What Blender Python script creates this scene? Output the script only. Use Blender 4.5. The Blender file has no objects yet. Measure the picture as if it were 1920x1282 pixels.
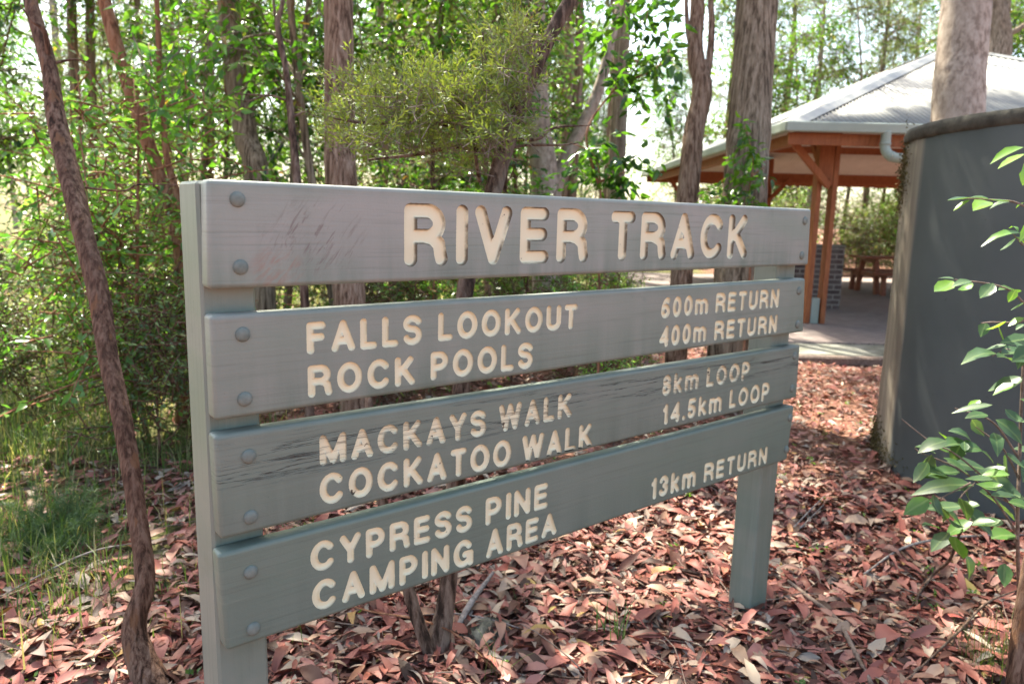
import bpy, math, random
import numpy as np
from mathutils import Vector, Matrix

# ------------------------------------------------------------------ camera, world, sun, exposure
sc = bpy.context.scene
F = 1380.0                                   # focal length in pixels of a 1920 wide frame
GZ = 1.5676                                  # height of the sign's top above the ground
CAM = np.array([-0.41811863, -1.40706113, -0.05548909 + GZ])
YAW, PITCH, ROLL = 0.6819856, -0.1673158, 0.0243167
SUN_AZ_VEC = (0.26, 0.96)                    # horizontal direction towards the sun (behind the sign)
SUN_EL = 57.0
EXPOSURE = 1.97
SUN_STRENGTH = 5.0
SKY_STRENGTH = 0.15

def cam_axes():
    f = np.array([math.sin(YAW)*math.cos(PITCH), math.cos(YAW)*math.cos(PITCH), math.sin(PITCH)])
    r = np.array([math.cos(YAW), -math.sin(YAW), 0.0])
    u = np.cross(r, f)
    c, s = math.cos(ROLL), math.sin(ROLL)
    return c*r + s*u, -s*r + c*u, f
CR, CU, CF = cam_axes()
cd = bpy.data.cameras.new('camera'); co = bpy.data.objects.new('camera', cd); sc.collection.objects.link(co)
m = Matrix.Identity(4)
for i in range(3):
    m[i][0] = CR[i]; m[i][1] = CU[i]; m[i][2] = -CF[i]; m[i][3] = CAM[i]
co.matrix_world = m
cd.sensor_width = 36.0; cd.lens = F/1920*36; cd.clip_start = 0.05; cd.clip_end = 2000
cd.dof.use_dof = True; cd.dof.focus_distance = 1.75; cd.dof.aperture_fstop = 4.2
sc.camera = co

w = bpy.data.worlds.new('World'); sc.world = w; w.use_nodes = True
wt = w.node_tree
bg = wt.nodes['Background']
sky = wt.nodes.new('ShaderNodeTexSky'); sky.sky_type = 'NISHITA'; sky.sun_disc = False
sky.sun_elevation = math.radians(SUN_EL)
sky.sun_rotation = math.atan2(SUN_AZ_VEC[0], SUN_AZ_VEC[1])
sky.air_density = 1.0; sky.dust_density = 3.0; sky.ozone_density = 0.6
wt.links.new(sky.outputs[0], bg.inputs[0]); bg.inputs[1].default_value = SKY_STRENGTH
sd_ = bpy.data.lights.new('sun', 'SUN'); sd_.energy = SUN_STRENGTH; sd_.angle = math.radians(0.5); sd_.color = (1.0, 0.95, 0.86)
so = bpy.data.objects.new('sun', sd_); sc.collection.objects.link(so)
h = math.hypot(*SUN_AZ_VEC)
sv = Vector((SUN_AZ_VEC[0]/h*math.cos(math.radians(SUN_EL)), SUN_AZ_VEC[1]/h*math.cos(math.radians(SUN_EL)), math.sin(math.radians(SUN_EL))))
so.rotation_euler = sv.to_track_quat('Z', 'Y').to_euler(); so.location = (0, 0, 30)
sc.view_settings.view_transform = 'Standard'; sc.view_settings.look = 'None'
sc.view_settings.exposure = EXPOSURE; sc.view_settings.gamma = 1.0
sc.view_settings.use_white_balance = True; sc.view_settings.white_balance_temperature = 7000; sc.view_settings.white_balance_tint = 3
sc.cycles.max_bounces = 7; sc.cycles.diffuse_bounces = 3; sc.cycles.glossy_bounces = 2
sc.cycles.transmission_bounces = 4; sc.cycles.use_denoising = True
sc.cycles.caustics_reflective = False; sc.cycles.caustics_refractive = False
sc.cycles.sample_clamp_indirect = 6

# ------------------------------------------------------------------ geometry helpers
def ray(px, py):
    return CF + CR*(px-960)/F - CU*(py-641)/F
def at(px, py, d):                            # the point seen at a pixel, d metres along the camera's axis
    return CAM + ray(px, py)*d
def on_plane(px, py, axis, val):
    q = ray(px, py); return CAM + q*((val-CAM[axis])/q[axis])
def ground_at(px, py, z=0.0):
    return on_plane(px, py, 2, z)
A_ = np.array([math.cos(YAW), -math.sin(YAW), 0.0]); B_ = np.array([math.sin(YAW), math.cos(YAW), 0.0])
def LD(l, d, z=0.0):                          # l metres to the right of and d metres ahead of the viewpoint
    p = CAM + A_*l + B_*d; return np.array([p[0], p[1], z])
def to_ld(p):
    q = np.asarray(p) - CAM; return q@A_, q@B_

COL = sc.collection
def mesh_obj(name, verts, faces, mat, parent=None, smooth=False, attr=None):
    me = bpy.data.meshes.new(name)
    verts = np.asarray(verts, dtype=np.float32).reshape(-1, 3)
    if isinstance(faces, np.ndarray):
        nf, k = faces.shape
        me.vertices.add(len(verts)); me.vertices.foreach_set('co', verts.ravel())
        me.loops.add(nf*k); me.loops.foreach_set('vertex_index', faces.astype(np.int32).ravel())
        me.polygons.add(nf); me.polygons.foreach_set('loop_start', np.arange(0, nf*k, k, dtype=np.int32))
        try: me.polygons.foreach_set('loop_total', np.full(nf, k, dtype=np.int32))
        except Exception: pass
        me.update(calc_edges=True)
    else:
        me.from_pydata(verts.tolist(), [], [list(map(int, f)) for f in faces]); me.update()
    if smooth: me.polygons.foreach_set('use_smooth', np.ones(len(me.polygons), dtype=bool))
    if attr is not None:
        a = me.attributes.new('rnd', 'FLOAT', 'POINT'); a.data.foreach_set('value', np.asarray(attr, dtype=np.float32))
    if mat: me.materials.append(mat)
    me.validate()
    o = bpy.data.objects.new(name, me); COL.objects.link(o)
    if parent is not None: o.parent = parent
    return o
def empty(name, label, cat, loc=(0, 0, 0), rz=0, group=None):
    o = bpy.data.objects.new(name, None); COL.objects.link(o); o.empty_display_size = 0.1
    o.location = tuple(loc); o.rotation_euler = (0, 0, rz)
    return tag(o, label, cat, group)
def tag(o, label=None, cat=None, group=None, kind=None):
    if label: o['label'] = label
    if cat: o['category'] = cat
    if group: o['group'] = group
    if kind: o['kind'] = kind
    return o

class MB:
    """collects shapes for ONE mesh"""
    def __init__(s): s.v = []; s.f = []
    def add(s, v, f):
        n = len(s.v); s.v += [tuple(map(float, p)) for p in v]; s.f += [[i+n for i in q] for q in f]
    def box(s, c, size, R=None, bev=0.0):
        hx, hy, hz = [x/2 for x in size]
        if bev <= 0:
            v = [(x, y, z) for x in (-hx, hx) for y in (-hy, hy) for z in (-hz, hz)]
            f = [[0,1,3,2],[4,6,7,5],[0,4,5,1],[2,3,7,6],[0,2,6,4],[1,5,7,3]]
        else:
            b = bev
            import itertools
            v = []; idx = {}
            for sx, sy, sz in itertools.product((-1, 1), repeat=3):
                for k in range(3):
                    p = [sx*(hx-b), sy*(hy-b), sz*(hz-b)]; p[k] = (sx, sy, sz)[k]*(hx, hy, hz)[k]
                    idx[(sx, sy, sz, k)] = len(v); v.append(p)
            f = []
            for k in range(3):
                i, j = [(1, 2), (2, 0), (0, 1)][k]
                for sk in (-1, 1):
                    q = []
                    for (a, c_) in ((-1, -1), (1, -1), (1, 1), (-1, 1)):
                        t = [0, 0, 0]; t[k] = sk; t[i] = a; t[j] = c_; q.append(idx[(t[0], t[1], t[2], k)])
                    f.append(q if sk > 0 else q[::-1])
            for k in range(3):
                i, j = [(1, 2), (2, 0), (0, 1)][k]
                for si in (-1, 1):
                    for sj in (-1, 1):
                        def key(sk, ax):
                            t = [0, 0, 0]; t[k] = sk; t[i] = si; t[j] = sj; return idx[(t[0], t[1], t[2], ax)]
                        f.append([key(-1, i), key(1, i), key(1, j), key(-1, j)])
            for sx, sy, sz in itertools.product((-1, 1), repeat=3):
                f.append([idx[(sx, sy, sz, k)] for k in range(3)])
        v = np.array(v)
        if R is not None: v = v@np.asarray(R).T
        s.add(v+np.asarray(c), f); return s
    def bar(s, a, b, wd, ht, up=(0, 0, 1), bev=0.004):
        a = np.asarray(a, float); b = np.asarray(b, float)
        x = b-a; L = np.linalg.norm(x); x = x/L
        y = np.cross(up, x); y /= np.linalg.norm(y); z = np.cross(x, y)
        s.box((a+b)/2, (L, wd, ht), np.stack([x, y, z], 1), bev); return s
    def tube(s, pts, rad, seg=8, cap=True):
        v, f = tube_geo(pts, rad, seg, cap); s.add(v, f); return s
    def build(s, name, mat, parent=None, smooth=False):
        return mesh_obj(name, s.v, s.f, mat, parent, smooth)

def spline(pts, n):
    P = np.asarray(pts, float); k = len(P)
    if k == 2:
        t = np.linspace(0, 1, n)[:, None]; return P[0]*(1-t)+P[1]*t
    Q = np.vstack([2*P[0]-P[1], P, 2*P[-1]-P[-2]])
    out = []
    for t in np.linspace(0, k-1, n):
        i = min(int(t), k-2); u = t-i
        p0, p1, p2, p3 = Q[i], Q[i+1], Q[i+2], Q[i+3]
        out.append(0.5*((2*p1)+(p2-p0)*u+(2*p0-5*p1+4*p2-p3)*u*u+(3*p1-p0-3*p2+p3)*u**3))
    return np.array(out)
def tube_geo(pts, rad, seg=8, cap=True, relief=None):
    P = np.asarray(pts, float); n = len(P)
    rad = np.full(n, rad) if np.isscalar(rad) else np.asarray(rad, float)
    T = np.gradient(P, axis=0); T /= np.linalg.norm(T, axis=1)[:, None]+1e-12
    ref = np.array([1.0, 0, 0]) if abs(T[0][0]) < .8 else np.array([0, 1.0, 0])
    v = []
    for i in range(n):
        a = ref-T[i]*(ref@T[i]); a /= np.linalg.norm(a); ref = a
        b = np.cross(T[i], a)
        for k in range(seg):
            th = 2*math.pi*k/seg; r = rad[i]
            if relief is not None: r *= relief[i, k]
            v.append(P[i]+r*(math.cos(th)*a+math.sin(th)*b))
    f = []
    for i in range(n-1):
        for k in range(seg):
            k2 = (k+1) % seg
            f.append([i*seg+k, i*seg+k2, (i+1)*seg+k2, (i+1)*seg+k])
    if cap:
        f.append([k for k in range(seg)][::-1]); f.append([(n-1)*seg+k for k in range(seg)])
    return v, f
def bark_relief(n, seg, rng, amp, L, ridges=7, twist=1.0):
    """stringy lengthwise ridges, n rings by seg sides"""
    th = np.linspace(0, 2*np.pi, seg, endpoint=False)[None, :]; z = np.linspace(0, L, n)[:, None]
    r = np.zeros((n, seg))
    for k in range(14):
        kk = rng.integers(2, ridges*3); r += rng.uniform(.3, 1)*np.sin(kk*th+rng.uniform(0, 6.28)+twist*np.sin(z*rng.uniform(.5, 3.0)+rng.uniform(0, 6.28))*rng.uniform(.5, 2.5))/math.sqrt(kk/3)
    for k in range(5):
        r += .6*np.sin(rng.integers(1, 3)*th+rng.uniform(0, 6.28)+z*rng.uniform(2, 9))
    r += rng.normal(0, .5, (n, seg))
    return 1+amp*r/3
def frames(dirs, nrm):
    """orthonormal axes per leaf: along, across, normal"""
    d = dirs/(np.linalg.norm(dirs, axis=1)[:, None]+1e-9)
    c = np.cross(nrm, d); c /= np.linalg.norm(c, axis=1)[:, None]+1e-9
    return d, c, np.cross(d, c)
# leaf outlines: rows of (t along, half width, lift) ; lift bends the blade
def leaf_mesh(base, dirs, nrm, length, width, rng, fine=False, curl=0.15, fold=0.25, rnd=None):
    n = len(base); d, c, nn = frames(dirs, nrm)
    L = np.asarray(length)[:, None]; W = np.asarray(width)[:, None]
    cu = (rng.normal(0, 1, n)*curl)[:, None]; fo = (fold*(0.5+rng.random(n)))[:, None]
    if not fine:
        t = [(0.42, 1.0)]
    else:
        t = [(0.14, .62), (0.38, 1.0), (0.68, .72)]
    V = [base]
    for (tt, ww) in t:
        mid = base+d*L*tt+nn*L*cu*(4*tt*(1-tt))
        V += [mid-c*W*ww*.5+nn*W*fo*ww, mid, mid+c*W*ww*.5+nn*W*fo*ww]
    V.append(base+d*L)
    k = len(V); V = np.stack(V, 1).reshape(-1, 3)
    if not fine:
        fc = np.array([[0,2,1],[0,3,2],[1,2,4],[2,3,4]])
    else:
        fc = np.array([[0,2,1],[0,3,2],[1,2,5],[1,5,4],[2,3,6],[2,6,5],[4,5,8],[4,8,7],[5,6,9],[5,9,8],[7,8,10],[8,9,10]])
    Fc = (fc[None]+(np.arange(n)*k)[:, None, None]).reshape(-1, 3)
    if rnd is None: rnd = rng.random(n)
    return V, Fc, np.repeat(rnd, k)
def join_leaves(parts):
    off = 0; V = []; Fc = []; R = []
    for v, f, r in parts:
        V.append(v); Fc.append(f+off); R.append(r); off += len(v)
    return np.vstack(V), np.vstack(Fc), np.concatenate(R)

# ------------------------------------------------------------------ materials
def new_mat(name):
    mt = bpy.data.materials.new(name); mt.use_nodes = True
    t = mt.node_tree
    return mt, t, t.nodes['Principled BSDF']
def nd(t, typ, ins=None, **at_):
    n = t.nodes.new(typ)
    for k, v in at_.items(): setattr(n, k, v)
    for k, v in (ins or {}).items():
        s = n.inputs[k]
        if isinstance(v, bpy.types.NodeSocket): t.links.new(v, s)
        else: s.default_value = v
    return n
def setin(t, node, k, v):
    if isinstance(v, bpy.types.NodeSocket): t.links.new(v, node.inputs[k])
    else: node.inputs[k].default_value = v
def c4(c): return (c[0], c[1], c[2], 1.0)
def mixc(t, f, a, b, bt='MIX'):
    n = t.nodes.new('ShaderNodeMix'); n.data_type = 'RGBA'; n.blend_type = bt
    for i, v in ((0, f), (6, a), (7, b)):
        if isinstance(v, bpy.types.NodeSocket): t.links.new(v, n.inputs[i])
        else: n.inputs[i].default_value = v if i == 0 else c4(v)
    return n.outputs[2]
def ramp(t, fac, stops, interp='LINEAR'):
    n = t.nodes.new('ShaderNodeValToRGB'); n.color_ramp.interpolation = interp
    e = n.color_ramp.elements
    while len(e) < len(stops): e.new(0.5)
    for x, (p, c) in zip(e, stops):
        x.position = p; x.color = c4(c) if not np.isscalar(c) else (c, c, c, 1)
    t.links.new(fac, n.inputs[0]); return n.outputs[0]
def math_(t, op, a, b=0.0, clamp=False):
    n = t.nodes.new('ShaderNodeMath'); n.operation = op; n.use_clamp = clamp
    for i, v in ((0, a), (1, b)):
        if isinstance(v, bpy.types.NodeSocket): t.links.new(v, n.inputs[i])
        else: n.inputs[i].default_value = v
    return n.outputs[0]
def coords(t, scale=(1, 1, 1), rot=(0, 0, 0), loc=(0, 0, 0), kind='Object'):
    tc = t.nodes.new('ShaderNodeTexCoord')
    mp = nd(t, 'ShaderNodeMapping', {'Vector': tc.outputs[kind], 'Scale': scale, 'Rotation': rot, 'Location': loc})
    return mp.outputs[0]
def coords_rs(t, rot, scale, loc=(0, 0, 0)):       # turn first, stretch after
    v = coords(t, (1, 1, 1), rot)
    return nd(t, 'ShaderNodeMapping', {'Vector': v, 'Scale': scale, 'Location': loc}).outputs[0]
def noise(t, vec, scale=5.0, detail=4.0, rough=.55, dist=0.0):
    n = nd(t, 'ShaderNodeTexNoise', {'Vector': vec, 'Scale': scale, 'Detail': detail, 'Roughness': rough, 'Distortion': dist})
    return n.outputs['Fac']
def bump(t, bsdf, height, strength=.3, dist=.01):
    b = nd(t, 'ShaderNodeBump', {'Height': height, 'Strength': strength, 'Distance': dist})
    t.links.new(b.outputs[0], bsdf.inputs['Normal'])

def paint_mat(name, grey, pink, green, crack=0.0, crack_z=None, scuff=False, seed=0.0, post=False):
    mt, t, b = new_mat(name)
    big = noise(t, coords(t, (1.6, 1, 5), loc=(seed, 0, seed)), 1.6, 3)
    streak = noise(t, coords(t, (15, 15 if post else 1, 1.1), loc=(seed, 0, 0)), 1.0, 4, .6)
    fine = noise(t, coords(t, (60, 60, 60)), 3.0, 4)
    c = mixc(t, ramp(t, big, [(.38, 0.0), (.62, 1.0)]), grey, pink)
    # algae on the lower part of every board: stains run downwards
    tc = t.nodes.new('ShaderNodeTexCoord'); sp = nd(t, 'ShaderNodeSeparateXYZ', {0: tc.outputs['Generated']})
    low = ramp(t, sp.outputs[2], [(0.0, 1.0), (.35, .55), (.8, .12), (1.0, .45)])
    st = ramp(t, streak, [(.36, 0.0), (.74, 1.0)])
    alg = math_(t, 'MULTIPLY', low, math_(t, 'ADD', math_(t, 'MULTIPLY', st, .75), .25), True)
    c = mixc(t, alg, c, green)
    sp2 = ramp(t, fine, [(.70, 0.0), (.76, 1.0)])
    c = mixc(t, math_(t, 'MULTIPLY', sp2, .35), c, (0.06, .065, .055))
    specks = noise(t, coords(t, (1, 1, 1)), 130.0, 2)
    c = mixc(t, math_(t, 'MULTIPLY', ramp(t, specks, [(.72, 0.0), (.77, 1.0)]), .5), c, (.07, .08, .065))
    # sawn grain under the paint, dirt held in it, small chips
    gv = (55, 55, 1.6) if post else (2.4, 1, 120)
    grain = noise(t, coords(t, gv, loc=(seed, 1, 0)), 1.0, 5, .62, .4)
    c = mixc(t, ramp(t, grain, [(.30, .30), (.47, 0.0)]), c, (.075, .085, .07))
    c = mixc(t, ramp(t, grain, [(.60, 0.0), (.74, .28 if post else .12)]), c, (.33, .31, .25))
    blot = noise(t, coords(t, (7, 7, 9), loc=(seed*2, 0, 1)), 1.0, 5, .7)
    c = mixc(t, ramp(t, blot, [(.60, 0.0), (.72, .35)]), c, green)
    chip = noise(t, coords(t, (16, 16, 60), loc=(seed, 3, 0)), 1.0, 4, .7)
    c = mixc(t, ramp(t, chip, [(.715, 0.0), (.73, .55)]), c, (.16, .13, .105))
    hgt = math_(t, 'ADD', math_(t, 'MULTIPLY', fine, .5), grain)
    if crack > 0:
        cr = noise(t, coords(t, (1.7, 1, 60), rot=(0, .012, 0), loc=(seed, 0, 0)), 1.0, 5, .6, .3)
        line = ramp(t, cr, [(.482, 0.0), (.496, 1.0), (.503, 1.0), (.517, 0.0)])
        patch = noise(t, coords(t, (3.4, 1, 22), loc=(seed+3.1, 0, 1.7)), 1.0, 3)
        pm = ramp(t, patch, [(.42, 0.0), (.49, 1.0)])
        zm = ramp(t, sp.outputs[2], crack_z)
        cm = math_(t, 'MULTIPLY', math_(t, 'MULTIPLY', line, pm), math_(t, 'MULTIPLY', zm, crack), True)
        c = mixc(t, cm, c, (.028, .024, .02))
        hgt = math_(t, 'SUBTRACT', hgt, math_(t, 'MULTIPLY', cm, 4.0))
    if scuff:
        so_ = nd(t, 'ShaderNodeSeparateXYZ', {0: tc.outputs['Object']})
        q1, q2 = on_plane(592, 445, 1, 0.0), on_plane(520, 505, 1, 0.0)
        # a hand-sized patch of slanting scratches
        dx = math_(t, 'DIVIDE', math_(t, 'SUBTRACT', so_.outputs[0], float(q1[0])), .125)
        dz = math_(t, 'DIVIDE', math_(t, 'SUBTRACT', so_.outputs[2], float(q1[2])), .085)
        rr = math_(t, 'ADD', math_(t, 'POWER', math_(t, 'ABSOLUTE', dx), 2.0), math_(t, 'POWER', math_(t, 'ABSOLUTE', dz), 2.0))
        el = ramp(t, rr, [(.25, 1.0), (1.0, 0.0)])
        sc1 = noise(t, coords_rs(t, (0, .98, 0), (14, 1, 95)), 1.0, 4, .7, 1.2)
        sl = ramp(t, sc1, [(.53, 0.0), (.62, 1.0)])
        c = mixc(t, math_(t, 'MULTIPLY', el, math_(t, 'MULTIPLY', sl, .6)), c, (.13, .085, .08))
        dx2 = math_(t, 'DIVIDE', math_(t, 'SUBTRACT', so_.outputs[0], float(q2[0])), .06)
        dz2 = math_(t, 'DIVIDE', math_(t, 'SUBTRACT', so_.outputs[2], float(q2[2])), .05)
        rr2 = math_(t, 'ADD', math_(t, 'POWER', math_(t, 'ABSOLUTE', dx2), 2.0), math_(t, 'POWER', math_(t, 'ABSOLUTE', dz2), 2.0))
        sc2 = noise(t, coords_rs(t, (0, .80, 0), (16, 1, 70), (2, 0, 3)), 1.0, 4, .65, .8)
        c = mixc(t, math_(t, 'MULTIPLY', ramp(t, rr2, [(.2, 1.0), (1.0, 0.0)]), ramp(t, sc2, [(.47, 0.0), (.62, .5)])), c, (.27, .13, .10))
    t.links.new(c, b.inputs['Base Color'])
    setin(t, b, 'Roughness', ramp(t, big, [(.3, .42), (.7, .56)]))
    b.inputs['Specular IOR Level'].default_value = .45
    bump(t, b, hgt, .35, .002)
    return mt
def lettering_mat(name, worn, edge=1.0):
    mt, t, b = new_mat(name)
    n1 = noise(t, coords(t, (26, 26, 30)), 1.0, 5, .65)
    n2 = noise(t, coords(t, (9, 9, 9)), 1.0, 3)
    c = mixc(t, n2, (.68, .60, .425), (.80, .715, .53))
    lo = .73-worn*.13
    c = mixc(t, ramp(t, n1, [(lo, 0.0), (lo+.03, 1.0)]), c, (.05, .038, .028))
    # routed wall painted dark brown: wear, plus its shadow line put into colour
    a = nd(t, 'ShaderNodeAttribute', attribute_name='rnd')
    e = ramp(t, a.outputs['Fac'], [(0.0, .5+.5*edge), (.05+.10*edge, .3+.6*edge), (.16+.18*edge, 0.0)])
    n3 = noise(t, coords(t, (14, 14, 14), loc=(5, 0, 2)), 1.0, 4)
    c = mixc(t, math_(t, 'MULTIPLY', e, ramp(t, n3, [(.40-worn*.08, 0.0), (.53-worn*.03, .95)])), c, (.055, .035, .022))
    if worn > .5:
        cr = noise(t, coords(t, (2.1, 1, 75), rot=(0, .012, 0), loc=(2.0, 0, 0)), 1.0, 5, .62, .6)
        line = ramp(t, cr, [(.465, 0.0), (.494, 1.0), (.503, 1.0), (.53, 0.0)])
        tc = t.nodes.new('ShaderNodeTexCoord'); sp = nd(t, 'ShaderNodeSeparateXYZ', {0: tc.outputs['Generated']})
        c = mixc(t, math_(t, 'MULTIPLY', line, ramp(t, sp.outputs[2], [(.45, 0.0), (.6, .6)])), c, (.05, .04, .03))
    t.links.new(c, b.inputs['Base Color']); b.inputs['Roughness'].default_value = .6
    bump(t, b, n1, .25, .002)
    return mt
def simple(name, c1, c2, scale=8.0, rough=.7, bs=.3, bd=.01, stretch=(1, 1, 1), spec=.3, detail=5):
    mt, t, b = new_mat(name)
    n = noise(t, coords(t, stretch), scale, detail, .62)
    t.links.new(mixc(t, ramp(t, n, [(.32, 0.0), (.68, 1.0)]), c1, c2), b.inputs['Base Color'])
    b.inputs['Roughness'].default_value = rough; b.inputs['Specular IOR Level'].default_value = spec
    bump(t, b, n, bs, bd); return mt
def bark_mat(name, dark, mid, light, fis=22.0, zs=1.6, flake=None, bd=.015):
    mt, t, b = new_mat(name)
    v = coords(t, (fis, fis, zs))
    n1 = noise(t, v, 1.0, 6, .68, .22)
    n2 = noise(t, coords(t, (4, 4, 1.2)), 1.0, 4)
    c = ramp(t, n1, [(.40, dark), (.475, mid), (.60, light)])
    c = mixc(t, ramp(t, n2, [(.4, 0.0), (.7, .6)]), c, mid)
    n3 = noise(t, coords(t, (70, 70, 12)), 1.0, 3)
    c = mixc(t, ramp(t, n3, [(.3, .45), (.5, 0.0)]), c, dark)
    if flake:
        n4 = noise(t, coords(t, (22, 22, 6), loc=(3, 1, 2)), 1.0, 4)
        c = mixc(t, ramp(t, n4, [(.60, 0.0), (.66, .75)]), c, flake)
    t.links.new(c, b.inputs['Base Color']); b.inputs['Roughness'].default_value = .85; b.inputs['Specular IOR Level'].default_value = .2
    bump(t, b, n1, .8, bd); return mt
def leaf_mat(name, stops, trans=.42, rough=.42, tmul=(1.5, 1.5, .55), spec=.5, vein=False):
    mt, t, b = new_mat(name)
    a = nd(t, 'ShaderNodeAttribute', attribute_name='rnd')
    oi = t.nodes.new('ShaderNodeObjectInfo')
    f = math_(t, 'FRACT', math_(t, 'ADD', a.outputs['Fac'], 0.0))
    c = ramp(t, f, stops)
    sp = noise(t, coords(t, (1, 1, 1)), 95, 2)
    c = mixc(t, ramp(t, sp, [(.70, 0.0), (.76, .75)]), c, (.16, .10, .045))
    if vein:
        va = nd(t, 'ShaderNodeAttribute', attribute_name='mid')
        c = mixc(t, ramp(t, va.outputs['Fac'], [(.82, 0.0), (.95, .55)]), c, (.22, .30, .12))
        tone = noise(t, coords(t, (1, 1, 1)), 22, 3)
        c = mixc(t, ramp(t, tone, [(.4, 0.0), (.7, .45)]), c, (.10, .15, .08))
    hs = nd(t, 'ShaderNodeHueSaturation', {'Color': c, 'Hue': math_(t, 'ADD', math_(t, 'MULTIPLY', oi.outputs['Random'], .03), .485),
                                           'Value': math_(t, 'ADD', math_(t, 'MULTIPLY', oi.outputs['Random'], .5), .75)})
    c = hs.outputs[0]
    t.links.new(c, b.inputs['Base Color']); b.inputs['Roughness'].default_value = rough; b.inputs['Specular IOR Level'].default_value = spec
    tr = nd(t, 'ShaderNodeBsdfTranslucent', {'Color': mixc(t, 1.0, c, tmul, 'MULTIPLY')})
    mx = nd(t, 'ShaderNodeMixShader', {0: trans, 1: b.outputs[0], 2: tr.outputs[0]})
    out = [n for n in t.nodes if n.type == 'OUTPUT_MATERIAL'][0]
    t.links.new(mx.outputs[0], out.inputs[0]); return mt

GREY, PINK, GREEN = (.202, .222, .194), (.242, .24, .214), (.10, .138, .114)
M = {}
M['paint_top'] = paint_mat('weathered_paint_scuffed', (.24, .258, .228), (.298, .282, .262), (.12, .155, .132), scuff=True, seed=.4)
M['paint_plain'] = paint_mat('weathered_paint', GREY, PINK, GREEN, seed=1.3)
M['paint_crack'] = paint_mat('weathered_paint_cracked', (.155, .186, .157), (.178, .193, .168), (.10, .124, .105), crack=1.0, crack_z=[(.42, 0.0), (.56, 1.0), (.8, 1.0), (.93, .2)], seed=2.0)
M['paint_low'] = paint_mat('weathered_paint_greener', (.137, .172, .142), (.158, .18, .152), (.10, .126, .107), seed=3.7)
M['post'] = paint_mat('post_paint', (.17, .20, .175), (.22, .225, .195), (.12, .146, .11), seed=5.2, post=True)
M['letter'] = lettering_mat('cream_lettering_paint', .42)
M['letter_small'] = lettering_mat('cream_lettering_paint_small', .35, .2)
M['letter_worn'] = lettering_mat('worn_cream_lettering_paint', .72, .35)
M['bolt'] = simple('painted_bolt', (.125, .145, .13), (.19, .205, .185), 60, .6, .3, .002, spec=.3)
M['bark_red'] = bark_mat('stringy_bark', (.05, .027, .018), (.21, .125, .085), (.37, .26, .195), 46, 1.1, bd=.02)
M['bark_grey'] = bark_mat('grey_stringy_bark', (.05, .034, .023), (.21, .15, .105), (.37, .285, .215), 38, 1.0, bd=.02)
M['bark_brown'] = bark_mat('brown_flaky_bark', (.028, .014, .009), (.12, .06, .04), (.24, .145, .105), 60, 3.2, flake=(.20, .095, .05), bd=.012)
M['bark_orange'] = bark_mat('orange_bark', (.10, .04, .025), (.26, .11, .06), (.36, .19, .12), 30, 3)
M['bark_pale'] = bark_mat('pale_mottled_bark', (.20, .15, .12), (.34, .27, .225), (.46, .38, .325), 16, 9, bd=.008)
M['bark_dark'] = bark_mat('dark_papery_bark', (.028, .016, .011), (.105, .062, .045), (.23, .16, .125), 30, 5, bd=.01)
M['leaf_broad'] = leaf_mat('broad_green_leaf', [(0, (.022, .058, .014)), (.28, (.05, .115, .022)), (.65, (.10, .20, .032)), (.93, (.175, .265, .05)), (.97, (.30, .25, .06)), (1, (.28, .12, .05))], .52, .27, (1.4, 1.7, .6), .7)
M['leaf_light'] = leaf_mat('light_green_leaf', [(0, (.06, .125, .03)), (.35, (.11, .20, .045)), (.7, (.17, .28, .06)), (.93, (.26, .33, .10)), (.97, (.36, .30, .12)), (1, (.30, .14, .07))], .5, .30, (1.4, 1.6, .65), .6)
M['leaf_blue'] = leaf_mat('grey_green_leaf', [(0, (.06, .10, .045)), (.5, (.12, .175, .075)), (.9, (.20, .25, .10)), (1, (.28, .24, .11))], .45)
M['leaf_fine'] = leaf_mat('fine_olive_leaf', [(0, (.10, .145, .035)), (.4, (.18, .25, .06)), (.8, (.27, .34, .10)), (.94, (.36, .39, .14)), (1, (.30, .19, .08))], .4, .5)
M['leaf_sapling'] = leaf_mat('sapling_leaf', [(0, (.055, .10, .055)), (.5, (.07, .135, .05)), (.8, (.12, .24, .035)), (1, (.24, .38, .04))], .42, .34, spec=.6, vein=True)
M['leaf_litter'] = leaf_mat('fallen_leaf', [(0, (.045, .024, .018)), (.20, (.12, .05, .036)), (.36, (.25, .082, .058)), (.52, (.335, .118, .09)), (.64, (.37, .17, .14)), (.74, (.33, .20, .13)), (.84, (.31, .255, .22)), (.92, (.48, .36, .26)), (.965, (.36, .085, .08)), (1, (.40, .30, .09))], .12, .55, (1, .8, .6), .3)
M['grass'] = leaf_mat('grass_blade', [(0, (.06, .11, .03)), (.40, (.11, .175, .045)), (.65, (.19, .23, .085)), (.8, (.33, .29, .15)), (1, (.46, .39, .24))], .45, .5, (1.4, 1.4, .6))
M['feather'] = leaf_mat('feathery_herb_leaf', [(0, (.06, .13, .045)), (1, (.15, .25, .10))], .35, .5)
M['twig'] = simple('dry_twig', (.10, .065, .05), (.26, .19, .16), 40, .8, .4, .004, (1, 1, 1))
M['stick_grey'] = simple('grey_weathered_wood', (.14, .11, .10), (.34, .29, .27), 60, .8, .5, .004, (1, 1, .15))
M['timber'] = simple('red_stained_timber', (.24, .07, .028), (.38, .13, .052), 6, .55, .25, .004, (6, 6, 1))
M['timber_dark'] = simple('dark_red_timber', (.17, .05, .028), (.29, .095, .05), 7, .55, .2, .004, (3, 3, 3))
M['rock'] = simple('lichen_rock', (.085, .08, .06), (.23, .215, .175), 22, .9, .8, .02)
M['concrete'] = simple('mossy_concrete', (.11, .11, .085), (.27, .26, .23), 5, .9, .4, .01)
M['gutter'] = simple('grey_green_gutter', (.30, .34, .30), (.36, .40, .36), 3, .45, .05, .002, spec=.5)

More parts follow.
